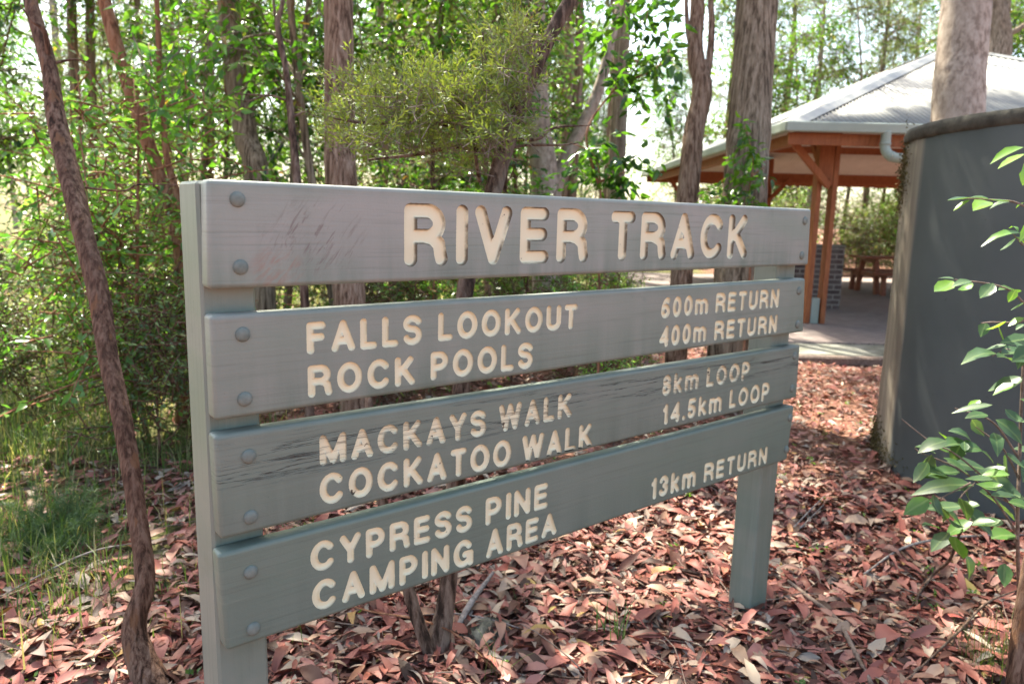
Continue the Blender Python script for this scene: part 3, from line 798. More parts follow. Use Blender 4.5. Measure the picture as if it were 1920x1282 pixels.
# ------------------------------------------------------------------ water tank
TANK_C = None
def build_tank():
    global TANK_C
    LEFT = -A_*math.cos(math.radians(27.15))+B_*math.sin(math.radians(27.15))
    R = 1.30; T = 5.5; th = math.radians(27.15)+math.atan2(R, T); D = math.hypot(T, R)
    lt, dt = D*math.sin(th), D*math.cos(th); TANK_C = (lt, dt)
    root = empty('water_tank', 'big round grey-green concrete water tank with stained rim', 'tank', LD(lt, dt), 0)
    H = 2.12; n = 160; nz = 40
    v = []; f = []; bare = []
    # the direction of the wall's left end as seen from the path
    left_dir = math.atan2(-B_[1]*0+A_[1]*-1, -A_[0])
    for i in range(nz+1):
        z = H*i/nz
        for k in range(n):
            a = 2*math.pi*k/n
            r = R+.002*math.sin(a*23)+.003*math.sin(a*7+z*3)
            # faint vertical formwork joints
            r -= .006*math.exp(-((math.degrees(a-left_dir) % 30-15)/1.0)**2)
            v.append((r*math.cos(a), r*math.sin(a), z-.03))
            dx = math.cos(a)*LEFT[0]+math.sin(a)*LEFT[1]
            bare.append(max(0.0, min(1.0, (math.sin(a)*LEFT[0]-math.cos(a)*LEFT[1] > 0)*1.0 if dx < 0 else (dx-.87)*8.0)))  # mask of the sunlit left end, which the material paints pale
    for i in range(nz):
        for k in range(n):
            k2 = (k+1) % n; f.append([i*n+k, i*n+k2, (i+1)*n+k2, (i+1)*n+k])
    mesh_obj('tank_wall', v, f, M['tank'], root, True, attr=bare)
    prof = [(R+.001, H-.065), (R+.016, H-.055), (R+.022, H-.012), (R+.012, H+.014), (R-.10, H+.016), (R-.10, H-.05), (.0, H-.05)]
    v = []; f = []; rg = np.random.default_rng(3)
    for (r, z) in prof:
        for k in range(n):
            j = rg.normal(0, .0008); a = 2*math.pi*k/n; v.append(((r+j)*math.cos(a), (r+j)*math.sin(a), z-.03+rg.normal(0, .0007)))
    for i in range(len(prof)-1):
        for k in range(n):
            k2 = (k+1) % n; f.append([i*n+k, i*n+k2, (i+1)*n+k2, (i+1)*n+k])
    mesh_obj('rim', v, f, M['tank_rim'], root, True)
    # clumps of dry moss hanging on the left shoulder and at the foot
    ang = math.atan2(LEFT[1], LEFT[0])+.10
    for (zc, hh, cnt, sp) in ((H-.30, .15, 900, .05), (.10, .10, 1300, .16)):
        a = ang+rg.normal(0, sp, cnt); z = np.maximum(zc+rg.normal(0, hh, cnt)*np.clip(1-abs(a-ang)*2, .3, 1), .0); r = R+abs(rg.normal(0, .014, cnt))
        P = np.stack([r*np.cos(a), r*np.sin(a), z], 1); dirs = rg.normal(0, 1, P.shape)+np.array([0, 0, -.5]); nr = rg.normal(0, 1, P.shape)
        vv, ff, rr = leaf_mesh(P, dirs, nr, rg.uniform(.012, .03, cnt), rg.uniform(.005, .011, cnt), rg)
        mesh_obj('moss', vv, ff, M['moss'], root, attr=rr)
build_tank()

# ------------------------------------------------------------------ trees
def trunk_mesh(name, pts, radii, mat, parent, rng, seg=28, n=90, amp=.05, ridges=7, branches=(), base=np.zeros(3), flare=0.0, extra=None):
    P = spline(pts, n)-base; k = np.linspace(0, 1, len(radii)); rad = np.interp(np.linspace(0, 1, n), k, radii)
    L = np.linalg.norm(np.diff(P, axis=0), axis=1).sum()
    if flare: rad = rad*(1+flare*np.exp(-np.linspace(0, L, n)/.22))
    mb = MB(); v, f = tube_geo(P, rad, seg, True, bark_relief(n, seg, rng, amp, L, ridges)); mb.add(v, f)
    for (bp, br) in branches:
        m_ = max(12, 6*len(bp)); q = spline(bp, m_)-base
        r_ = np.interp(np.linspace(0, 1, m_), np.linspace(0, 1, len(br)), br)
        v, f = tube_geo(q, r_, 8, True, bark_relief(m_, 8, rng, amp, 1.0, 4)); mb.add(v, f)
    if extra is not None and extra.v: mb.add(extra.v, extra.f)
    return mb.build(name, mat, parent, True)

def limb_path(p, d, L, rng, droop=0.0, n=5, wob=.18):
    pts = [p]; d = d/np.linalg.norm(d)
    for i in range(n):
        d = d+rng.normal(0, wob, 3)+np.array([0, 0, -droop]); d /= np.linalg.norm(d)
        pts.append(pts[-1]+d*L/n)
    return np.array(pts)
def twig_leaves(p, d, L, nl, ll, lw, rng, droop=.5, up=.0, spread=.9):
    """leaves alternating along one twig"""
    t = (np.arange(nl)+.6)/nl
    base = p[None]+d[None]*L*t[:, None]+np.array([0, 0, -1])[None]*(droop*.25*L*t**2)[:, None]
    s = np.cross(d, (0, 0, 1)); s = s/(np.linalg.norm(s)+1e-6)
    side = np.where(np.arange(nl) % 2 == 0, 1, -1)[:, None]
    dirs = d[None]*(.55)+s[None]*side*spread*rng.uniform(.5, 1.1, (nl, 1))+rng.normal(0, .32, (nl, 3))+np.array([0, 0, up-droop])
    nr = np.array([0, 0, 1.0])+rng.normal(0, .55, (nl, 3))
    return base, dirs, nr, np.full(nl, ll)*rng.uniform(.6, 1.25, nl), np.full(nl, lw)*rng.uniform(.7, 1.2, nl)
class Leaves:
    def __init__(s): s.b = []; s.d = []; s.n = []; s.l = []; s.w = []; s.r = []
    def add(s, b, d, n, l, w, tone, rng):
        s.b.append(b); s.d.append(d); s.n.append(n); s.l.append(l); s.w.append(w)
        s.r.append(np.clip(tone+rng.normal(0, .13, len(b)), 0, 1))
    def mesh(s, name, mat, parent, rng, fine=False, curl=.12, fold=.22):
        v, f, r = leaf_mesh(np.vstack(s.b), np.vstack(s.d), np.vstack(s.n), np.concatenate(s.l), np.concatenate(s.w), rng, fine, curl, fold, np.concatenate(s.r))
        return mesh_obj(name, v, f, mat, parent, False, attr=r)

def crown_on(points, dirs, rng, lv, mb, nt=8, tl=.6, nl=11, ll=.10, lw=.035, droop=.45, tone=(.05, .9), tr=.006, base=np.zeros(3)):
    """twigs and leaves round the given limb points"""
    for p, d in zip(points, dirs):
        tn = rng.uniform(*tone)
        for k in range(nt):
            dd = d*.4+rng.normal(0, .75, 3); dd /= np.linalg.norm(dd)
            L = tl*rng.uniform(.5, 1.3); st = p+rng.normal(0, .10, 3)
            b, di, n, l, w_ = twig_leaves(st, dd, L, nl, ll, lw, rng, droop)
            lv.add(b, di, n, l, w_, tn, rng)
            if mb is not None:
                mb.tube([st, st+dd*L*.6-np.array([0, 0, droop*.06*L]), st+dd*L-np.array([0, 0, droop*.25*L])], [tr, tr*.7, tr*.3], 4, False)

def understory(seed, h, r0, z0, crad, nlimb, nt, nl, ll, lw, mat, bark, droop=.45, tl=.6, fork=False):
    """a slim forest tree at the origin: returns the meshes (trunk with limbs and twigs, crown)"""
    rng = np.random.default_rng(seed)
    root = bpy.data.objects.new('understory_tree', None); COL.objects.link(root)
    lean = rng.normal(0, .07, 2); n = 26
    z = np.linspace(-.05, h, n); ax = np.stack([lean[0]*z+.10*np.sin(z*1.1+rng.uniform(0, 6)), lean[1]*z+.10*np.sin(z*.9+rng.uniform(0, 6)), z], 1); ax[:, :2] -= ax[0, :2]
    rad = r0*np.linspace(1, .22, n)
    mb = MB(); v, f = tube_geo(ax, rad, 10, True, bark_relief(n, 10, rng, .07, h, 4)); mb.add(v, f)
    lv = Leaves()
    for i in range(nlimb):
        zz = z0+(h-z0)*((i+rng.random())/nlimb)**.9
        j = min(n-2, int(np.searchsorted(z, zz))); p = ax[j]
        a = rng.uniform(0, 2*math.pi); fr = 1-.55*(zz-z0)/(h-z0)
        d = np.array([math.cos(a), math.sin(a), rng.uniform(.15, .8)])
        L = crad*fr*rng.uniform(.55, 1.15)
        q = limb_path(p, d, L, rng, .05)
        mb.tube(q, np.linspace(max(.006, rad[j]*.42), .005, len(q)), 6, False)
        pts = [q[2], q[3], q[4], q[5]]; dr = [q[k]-q[k-1] for k in (2, 3, 4, 5)]; dr = [x/np.linalg.norm(x) for x in dr]
        crown_on(pts, dr, rng, lv, mb, nt, tl, nl, ll, lw, droop)
    mb.build('trunk', bark, root, True); lv.mesh('crown', mat, root, rng)
    return root
def copy_tree(src, loc, rz, scale, label, cat, group, name=None):
    c = src.copy(); COL.objects.link(c); c.parent = None
    if name: c.name = name
    c.location = tuple(loc); c.rotation_euler = (0, 0, rz); c.scale = (scale,)*3
    tag(c, label, cat, group)
    for ch in src.children:
        d = ch.copy(); COL.objects.link(d); d.parent = c
    return c

def tall_tree(name, pts, radii, bark, label, seed, crown_z=(6.5, 13), nlimb=10, crad=2.6, group=None, cat='tree', branches=(), amp=.05, ridges=8, seg=36, n=110, leaf='leaf_blue', flare=.25, nt=5, ll=.13, lw=.03, tone=(.2, .75)):
    """a straight forest tree through the given points, its crown above"""
    rng = np.random.default_rng(seed); base = np.array(pts[0]); base[2] = 0
    root = empty(name, label, cat, base, 0, group)
    mb = MB(); lv = Leaves(); top = np.array(pts[-1]); prev = np.array(pts[-2])
    axis = spline(pts, 60)
    for i in range(nlimb):
        zz = rng.uniform(*crown_z); j = int(np.argmin(abs(axis[:, 2]-zz))); p = axis[j]
        a = rng.uniform(0, 2*math.pi); d = np.array([math.cos(a), math.sin(a), rng.uniform(.2, .9)])
        q = limb_path(p, d, crad*rng.uniform(.6, 1.2), rng, .03)-base
        mb.tube(q, np.linspace(.05, .012, len(q)), 6, False)
        crown_on([q[2], q[3], q[4], q[5]], [q[k]-q[k-1] for k in (2, 3, 4, 5)], rng, lv, mb, nt, .75, 10, ll, lw, .8, tone, .007)
    trunk_mesh('trunk', pts, radii, bark, root, rng, seg, n, amp, ridges, branches, base, flare, mb)
    if nlimb:
        lv.mesh('crown', M[leaf], root, rng)
    return root
def base_pt(px, py):
    p = ground_at(px, py); p[2] = -.05; return p
def up_to(p, q, z):                                # carry the line p -> q on up to height z
    p = np.array(p); q = np.array(q); t = (z-p[2])/(q[2]-p[2]); return p+(q-p)*t

# --- trunks that stand out in the photograph
d = 4.7
b0 = base_pt(672, 850); p1, p2 = at(640, 345, d), at(634, 0, d)
tall_tree('eucalypt_tree', [b0, at(662, 650, d), p1, p2, up_to(p1, p2, 8.0), up_to(p1, p2, 13)+np.array([.4, .2, 0])], [.104, .100, .098, .092, .075, .03], M['bark_red'],
          'straight reddish stringybark trunk rising behind the R of the sign at its left half', 21, amp=.045, ridges=9, crown_z=(4.0, 9), nlimb=18, crad=2.7, nt=7)  # dense crown above the view, shaped to shade the foreground leaves
d = 5.9
b0 = base_pt(1362, 762); p1, p2 = at(1397, 350, d), at(1420, 0, d)
tall_tree('eucalypt_tree', [b0, at(1375, 600, d), p1, p2, up_to(p1, p2, 8.5), up_to(p1, p2, 15)], [.195, .180, .172, .158, .13, .04], M['bark_grey'],
          'thickest grey-brown stringybark trunk between the sign and the shelter', 22, amp=.04, ridges=12, seg=56, crad=1.9, nlimb=15, crown_z=(3.9, 7.6), nt=8)  # low dense crown out of view, shaped to shade the tank
d = 5.9
b0 = base_pt(1262, 755); f1 = at(1316, 165, d)
tall_tree('eucalypt_tree', [b0, at(1272, 600, d), at(1287, 390, d), at(1300, 260, d), f1, at(1303, 100, d), at(1308, 0, d), at(1312, -250, d), at(1316, -600, d)], [.088, .085, .085, .082, .080, .065, .055, .05, .03], M['bark_red'],
          'reddish peeling trunk that forks, left of the thickest trunk', 23, crown_z=(4.8, 7.2), nlimb=7, crad=1.8, amp=.09, ridges=5, seg=26,
          branches=[([f1+np.array([0, 0, -.05]), at(1330, 110, d), at(1334, 40, d), at(1330, -80, d), at(1350, -260, d)], [.04, .03, .026, .02, .01]), ([at(1303, 110, d), at(1290, 60, d), at(1285, -40, d)], [.025, .02, .012])])
d = 8.2
b0 = LD((1790-960)/F*d, d); p1, p2 = at(1797, 180, d), at(1812, 0, d); b0[2] = -.05
tall_tree('eucalypt_tree', [b0, at(1793, 400, d), p1, p2, up_to(p1, p2, 9), up_to(p1, p2, 16)], [.29, .27, .262, .25, .2, .06], M['bark_pale'],
          'pale pinkish mottled trunk rising behind the water tank', 24, amp=.012, ridges=4, seg=48, crad=3.6, nlimb=12, crown_z=(7, 15))
d = 13.5
b0 = LD((1858-960)/F*d, d); b0[2] = -.05; f1 = at(1868, 60, d)
tall_tree('eucalypt_tree', [b0, at(1860, 200, d), f1, at(1850, -60, d), at(1838, -240, d), at(1830, -420, d)], [.30, .27, .24, .15, .12, .05], M['bark_grey'],
          'forked grey trunk seen over the shelter roof behind the mottled trunk', 25, amp=.03, crown_z=(7.5, 10), nlimb=6, crad=2.6, branches=[([f1, at(1883, 0, d), at(1886, -120, d), at(1900, -300, d)], [.16, .12, .10, .05]), ([at(1880, 70, d), at(1910, 55, d), at(1960, 20, d)], [.06, .05, .03])])
d = 6.3
b0 = LD((492-960)/F*d, d); b0[2] = -.05; p1, p2 = at(462, 260, d), at(428, 0, d)
tall_tree('eucalypt_tree', [b0, at(482, 340, d), p1, at(440, 110, d), p2, up_to(p1, p2, 7.5), up_to(p1, p2, 11)], [.105, .10, .097, .1, .092, .07, .03], M['bark_grey'],
          'leaning grey-brown trunk just above the left end of the sign', 26, amp=.035, crad=2.4)
d = 9.0
b0 = LD((1030-960)/F*d, d); b0[2] = -.05; p1, p2 = at(1008, 230, d), at(1000, 0, d); f1 = at(1043, 345, d)
tall_tree('eucalypt_tree', [b0, at(1022, 345, d), p1, p2, up_to(p1, p2, 7.0), up_to(p1, p2, 12)], [.20, .17, .155, .14, .1, .03], M['bark_pale'],
          'pale pinkish tree with a leaning side limb behind the leaning twisted stem', 27, nlimb=5, crown_z=(8, 12), amp=.02, branches=[([at(1035, 400, d), f1, at(1075, 270, d), at(1122, 170, d), at(1150, 60, d), at(1190, -100, d)], [.10, .09, .08, .07, .05, .02])])
d = 5.2
b0 = base_pt(348, 790); f1 = at(336, 430, d)
tall_tree('eucalypt_tree', [b0, at(347, 640, d), at(343, 520, d), f1, at(298, 330, d), at(252, 190, d), at(205, 40, d), at(170, -120, d), at(120, -420, d)], [.062, .058, .058, .06, .05, .05, .045, .04, .02], M['bark_orange'],
          'leaning reddish-brown trunk with an orange side stem left of the sign', 28, amp=.06, crown_z=(3.2, 4.6), nlimb=5, crad=1.4, leaf='leaf_broad', ll=.10, lw=.036,
          branches=[([f1, at(330, 360, d), at(314, 300, d), at(304, 200, d), at(297, 70, d), at(292, -80, d)], [.03, .028, .025, .022, .02, .014])])
d = 4.2
b0 = LD((575-960)/F*d, d); b0[2] = -.05
tall_tree('dead_sapling', [b0, at(566, 450, d), at(557, 335, d), at(545, 215, d), at(536, 130, d), at(521, 50, d), at(530, 0, d), at(540, -140, d)], [.026, .024, .023, .021, .017, .016, .012, .006], M['bark_dark'],
          'thin dark crooked bare stem with dead twigs above the top board', 29, nlimb=0, amp=.06, seg=12, cat='sapling',
          branches=[([at(545, 222, d), at(565, 212, d), at(584, 208, d)], [.009, .006, .003]), ([at(540, 190, d), at(510, 180, d), at(470, 178, d), at(440, 176, d)], [.008, .006, .005, .003]), ([at(495, 180, d), at(465, 190, d), at(440, 186, d)], [.005, .004, .002]), ([at(521, 50, d), at(514, 20, d), at(512, -30, d)], [.009, .007, .004])])
# foreground sapling on the left edge
b0 = base_pt(300, 1300); dd0 = 2.36
tall_tree('leaning_sapling', [b0, at(252, 1190, 2.36), at(272, 1090, 2.37), at(256, 960, 2.40), at(232, 800, 2.44), at(203, 665, 2.5), at(183, 540, 2.55), at(157, 440, 2.6), at(135, 350, 2.65), at(105, 220, 2.72), at(92, 130, 2.76), at(62, 20, 2.8), at(30, -120, 2.9), at(-30, -420, 3.1), at(-60, -700, 3.2)],
          [.044, .033, .027, .027, .029, .028, .030, .032, .033, .031, .029, .025, .024, .018, .012], M['bark_brown'],
          'leaning dark brown sapling trunk in the left foreground', 30, crown_z=(3.0, 4.0), nlimb=5, crad=1.0, amp=.11, ridges=6, seg=44, n=260, leaf='leaf_broad', ll=.09, lw=.03, flare=.55,
          branches=[([at(92, 120, 2.76), at(84, 60, 2.72), at(60, 40, 2.7), at(38, 10, 2.68)], [.010, .008, .005, .002]), ([at(160, 352, 2.66), at(230, 358, 2.7), at(262, 346, 2.72), at(345, 347, 2.76)], [.004, .0035, .003, .002]),
                    ([at(103, 118, 2.76), at(140, 112, 2.8), at(170, 118, 2.85)], [.006, .004, .002])])

# --- the twisted tea tree behind the sign: stems and fine foliage
def tea_tree():
    rng = np.random.default_rng(77); b0 = base_pt(812, 1238)
    base = b0.copy(); base[2] = 0
    root = empty('tea_tree', 'twisted tea tree with fine olive leaves leaning up behind the sign', 'tree', base)
    pts = [b0, at(832, 1150, 2.58), at(842, 1080, 2.58), at(856, 905, 2.6), at(866, 730, 2.62), at(874, 540, 2.66), at(915, 400, 2.70), at(940, 300, 2.74), at(985, 170, 2.8), at(1030, 70, 2.85), at(1075, -10, 2.9), at(1130, -130, 3.0), at(1170, -260, 3.1)]
    br = [([b0+np.array([0, 0, .04]), at(776, 1140, 2.52), at(755, 1060, 2.52), at(718, 945, 2.56), at(696, 800, 2.62), at(690, 690, 2.7)], [.024, .023, .022, .020, .017, .012]),
          ([at(938, 300, 2.74), at(890, 248, 2.7), at(800, 228, 2.66), at(700, 232, 2.62), at(625, 222, 2.6)], [.016, .012, .010, .007, .003]),
          ([at(930, 290, 2.74), at(860, 275, 2.8), at(780, 290, 2.84), at(690, 300, 2.9)], [.012, .010, .007, .004]),
          ([at(900, 340, 2.7), at(893, 300, 2.6), at(884, 230, 2.55), at(850, 180, 2.5)], [.008, .007, .005, .003]),
          ([at(960, 230, 2.77), at(935, 170, 2.7), at(910, 110, 2.65), at(905, 60, 2.62)], [.012, .009, .006, .003]),
          ([at(978, 190, 2.8), at(1000, 140, 2.75), at(990, 60, 2.7)], [.01, .007, .003]),
          ([at(965, 262, 2.78), at(1010, 260, 2.8), at(1040, 240, 2.85), at(1110, 235, 2.9)], [.008, .007, .005, .002]),
          ([at(945, 280, 2.78), at(990, 272, 2.8), at(1050, 272, 2.8), at(1085, 268, 2.85)], [.006, .006, .004, .002]),
          ([at(1030, 70, 2.85), at(1010, 75, 2.8), at(990, 100, 2.78)], [.008, .006, .003])]
    trunk_mesh('trunk', pts, [.034, .028, .028, .032, .031, .031, .032, .033, .031, .030, .028, .022, .012], M['bark_dark'], root, rng, 22, 130, .10, 4, br, base, .5)
    lv = Leaves(); mb = MB()
    clumps = [(640, 225, 45, 30, 26), (690, 175, 60, 45, 44), (740, 215, 70, 55, 56), (800, 180, 75, 55, 62), (850, 210, 70, 60, 56), (900, 190, 60, 70, 52), (950, 110, 48, 55, 40), (985, 70, 42, 45, 26),
              (920, 260, 60, 50, 38), (860, 280, 60, 35, 24), (780, 268, 80, 30, 26), (700, 265, 60, 28, 20), (945, 230, 45, 50, 30), (975, 165, 45, 50, 26), (905, 70, 30, 30, 12), (880, 320, 40, 25, 12), (655, 270, 40, 30, 12)]
    for (cx, cy, rx, ry, n) in clumps:
        dc = 2.68+.12*rng.normal(); tn = rng.uniform(.3, .6)
        for k in range(int(n*1.35)):
            px, py = cx+rng.normal(0, rx*.42), cy+rng.normal(0, ry*.40)
            p = at(px, py, dc+rng.normal(0, .13))-base
            dr = np.array([rng.normal(0, .6), rng.normal(0, .6), rng.uniform(-.1, 1.0)])-A_*.25; dr /= np.linalg.norm(dr)
            L = rng.uniform(.06, .15); nl = 17
            t = np.linspace(.05, 1, nl); an = t*40+rng.uniform(0, 6)
            s1 = np.cross(dr, (0.3, .2, 1)); s1 /= np.linalg.norm(s1); s2 = np.cross(dr, s1)
            side = np.cos(an)[:, None]*s1+np.sin(an)[:, None]*s2
            b = p+dr*(L*t)[:, None]
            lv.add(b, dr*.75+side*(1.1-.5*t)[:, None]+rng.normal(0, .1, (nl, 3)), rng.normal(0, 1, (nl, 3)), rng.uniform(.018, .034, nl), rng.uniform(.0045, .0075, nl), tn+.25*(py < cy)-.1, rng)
            mb.tube([p-dr*L*.5, p+dr*L], [.0016, .0008], 4, False)
    mb.build('twig', M['twig'], root); lv.mesh('foliage', M['leaf_fine'], root, rng, False, .1, .1)
tea_tree()

# --- the forest: a few kinds, copied one by one
U = [understory(101, 5.2, .040, 1.4, 1.35, 18, 5, 8, .115, .050, M['leaf_broad'], M['bark_brown']),
     understory(102, 6.4, .050, 1.7, 1.6, 20, 5, 8, .13, .052, M['leaf_broad'], M['bark_grey'], .6),
     understory(103, 4.4, .030, .9, 1.2, 14, 5, 8, .09, .036, M['leaf_light'], M['bark_orange'], .4),
     understory(104, 6.0, .045, 1.7, 1.5, 20, 7, 9, .12, .026, M['leaf_blue'], M['bark_red'], .8)]
S = [understory(111, 1.5, .016, .15, .75, 12, 4, 8, .065, .026, M['leaf_light'], M['bark_brown'], .2, .32),
     understory(112, 1.1, .012, .10, .65, 13, 5, 9, .055, .018, M['leaf_blue'], M['bark_brown'], .2, .30),
     understory(113, 1.9, .018, .2, .85, 13, 4, 8, .075, .034, M['leaf_light'], M['bark_orange'], .3, .36)]
for o in S: o.name = 'forest_shrub'
T = []
for k, (bk, hh) in enumerate((('bark_grey', 17), ('bark_pale', 20), ('bark_red', 15))):
    o = tall_tree('forest_eucalypt', [(0, 0, -.05), (.1, 0, hh*.3), (.0, .15, hh*.6), (.2, .2, hh)], [.2, .17, .13, .03], M[bk], None, 130+k, (hh*.32, hh*.98), 20, 2.9, None, seg=14, n=40, amp=.04, ll=.19, lw=.05, nt=5)
    T.append(o)
used = {}
def put(src, l, d, rz, s, label, cat, group):
    p = LD(l, d, 0)
    if src.name in used: return copy_tree(src, p, rz, s, label, cat, group, src.name.split('.')[0])
    used[src.name] = 1; src.location = tuple(p); src.rotation_euler = (0, 0, rz); src.scale = (s,)*3
    tag(src, label, cat, group); return src
rs = random.Random(12)
def free(l, d, m=.0):
    if 2.6-m < l < 13+m and 7.6-m < d < 21.5+m: return False        # shelter and floor
    if math.hypot(l-TANK_C[0], d-TANK_C[1]) < 2.0+m: return False
    if .33*d < l and d < 9: return False                             # the way to the shelter
    return True
GU, GS, GT = 'slender understory trees of the forest', 'low green shrubs of the forest', 'tall eucalypts of the far forest'
LU, LS_, LT = 'slender leafy understory tree in the dense green forest behind the sign', 'low bushy green shrub on the forest floor behind the sign', 'tall pale-trunked eucalypt in the bright far forest'
dcur = 7.6
while dcur < 15:
    l = -.80*dcur-.3+rs.random()
    while l < .02*dcur:
        ll_, dd_ = l+rs.uniform(-.4, .4), dcur+rs.uniform(-.5, .5)
        if free(ll_, dd_, .6): put(U[rs.choice((0, 0, 1, 1, 2, 2, 3))], ll_, dd_, rs.uniform(0, 6.28), rs.uniform(.8, 1.15), LU, 'tree', GU)
        l += 2.7+.10*dcur
    dcur += 2.1
# trees on the middle, more open
for (l, d, k, s) in ((-.30, 7.2, 0, .8), (-1.5, 6.6, 1, .95), (-.9, 7.8, 0, 1.0), (.3, 9.5, 0, .9), (-.2, 13.5, 0, 1.2), (.15, 12.5, 2, 1.1), (1.0, 16.5, 1, .9)):
    put(U[k], l, d, rs.uniform(0, 6.28), s, LU, 'tree', GU)
for i in range(24):
    d_ = rs.uniform(17, 32); l_ = rs.uniform(-.78, .12)*d_
    put(U[rs.choice((0, 1, 1, 3))], l_, d_, rs.uniform(0, 6.28), rs.uniform(1.0, 1.6), LU, 'tree', GU)
for i in range(30):                                                    # behind the shelter and in the middle distance
    d_ = rs.uniform(16, 34); l_ = rs.uniform(-.75, .85)*d_
    if free(l_, d_, 2.6): put(U[rs.choice((0, 1, 2, 3, 3))], l_, d_, rs.uniform(0, 6.28), rs.uniform(.9, 1.5), LU, 'tree', GU)
TS = tall_tree('slender_eucalypt', [(0, 0, -.05), (.15, .1, 4), (.1, .3, 8), (.4, .2, 13)], [.085, .075, .06, .02], M['bark_red'], None, 140, (6.0, 12.5), 6, 1.9, None, seg=14, n=60, amp=.05, ll=.14, lw=.04, nt=3)
for i in range(10):
    d_ = rs.uniform(8.5, 18); l_ = rs.uniform(-.74, .10)*d_
    put(TS, l_, d_, rs.uniform(0, 6.28), rs.uniform(.8, 1.25), 'slender brown eucalypt trunk without low branches among the leafy understory trees', 'tree', 'slender eucalypts behind the sign')
for (l_, d_, k, sc_) in ((9.5, 25, 0, 1.5), (12.0, 27, 3, 1.7), (14.5, 25.5, 1, 1.5), (17.5, 27, 0, 1.8), (10.5, 31, 1, 1.9), (15.5, 32, 3, 1.9), (7.8, 27, 2, 1.8), (20.0, 29, 1, 1.8), (18.5, 34, 0, 2.0), (13.0, 36, 3, 2.1)):
    put(U[k], l_, d_, rs.uniform(0, 6.28), sc_, 'large leafy tree standing in the bush beyond the shelter roof', 'tree', 'leafy trees beyond the shelter')
for (l_, d_, k, sc_) in ((2.0, 15.2, 0, .95), (2.3, 18.5, 2, 1.05), (1.2, 20.5, 1, .9), (11.0, 28, 1, .62), (14.0, 30, 0, .7), (17.0, 31, 2, .75), (9.0, 33, 0, .7), (19.5, 26, 2, .65), (16.0, 27, 1, .6), (22.0, 33, 1, .7)):
    put(T[k], l_, d_, rs.uniform(0, 6.28), sc_, LT, 'tree', GT)
for i in range(32):
    d_ = rs.uniform(24, 62); l_ = rs.uniform(-.8, .95)*d_
    if free(l_, d_, 2.5): put(T[i % 3], l_, d_, rs.uniform(0, 6.28), rs.uniform(.75, 1.15), LT, 'tree', GT)
for i in range(24):                                                    # low shrubs
    d_ = 3.9+8*rs.random()**1.3; l_ = rs.uniform(-.80, -.18)*d_
    if d_ < 5 and l_ > -.42*d_: l_ -= .25*d_
    put(S[i % 3], l_, d_, rs.uniform(0, 6.28), rs.uniform(.65, 1.15), LS_, 'shrub', GS)
for i in range(16):
    d_ = rs.uniform(5.0, 11); l_ = rs.uniform(-.2, .16)*d_
    put(S[i % 3], l_, d_, rs.uniform(0, 6.28), rs.uniform(.6, 1.0), LS_, 'shrub', GS)
for i in range(16):
    d_ = rs.uniform(21.6, 27); put(S[i % 3], rs.uniform(.28, .56)*d_, d_, rs.uniform(0, 6.28), rs.uniform(1.1, 1.9), 'sunlit leafy shrub seen through the open shelter', 'shrub', 'sunlit shrubs beyond the shelter')
for i in range(40):
    d_ = rs.uniform(22, 40); l_ = rs.uniform(-.2, .8)*d_
    if free(l_, d_, .6): put(S[i % 3], l_, d_, rs.uniform(0, 6.28), rs.uniform(1.2, 2.2), LS_, 'shrub', GS)

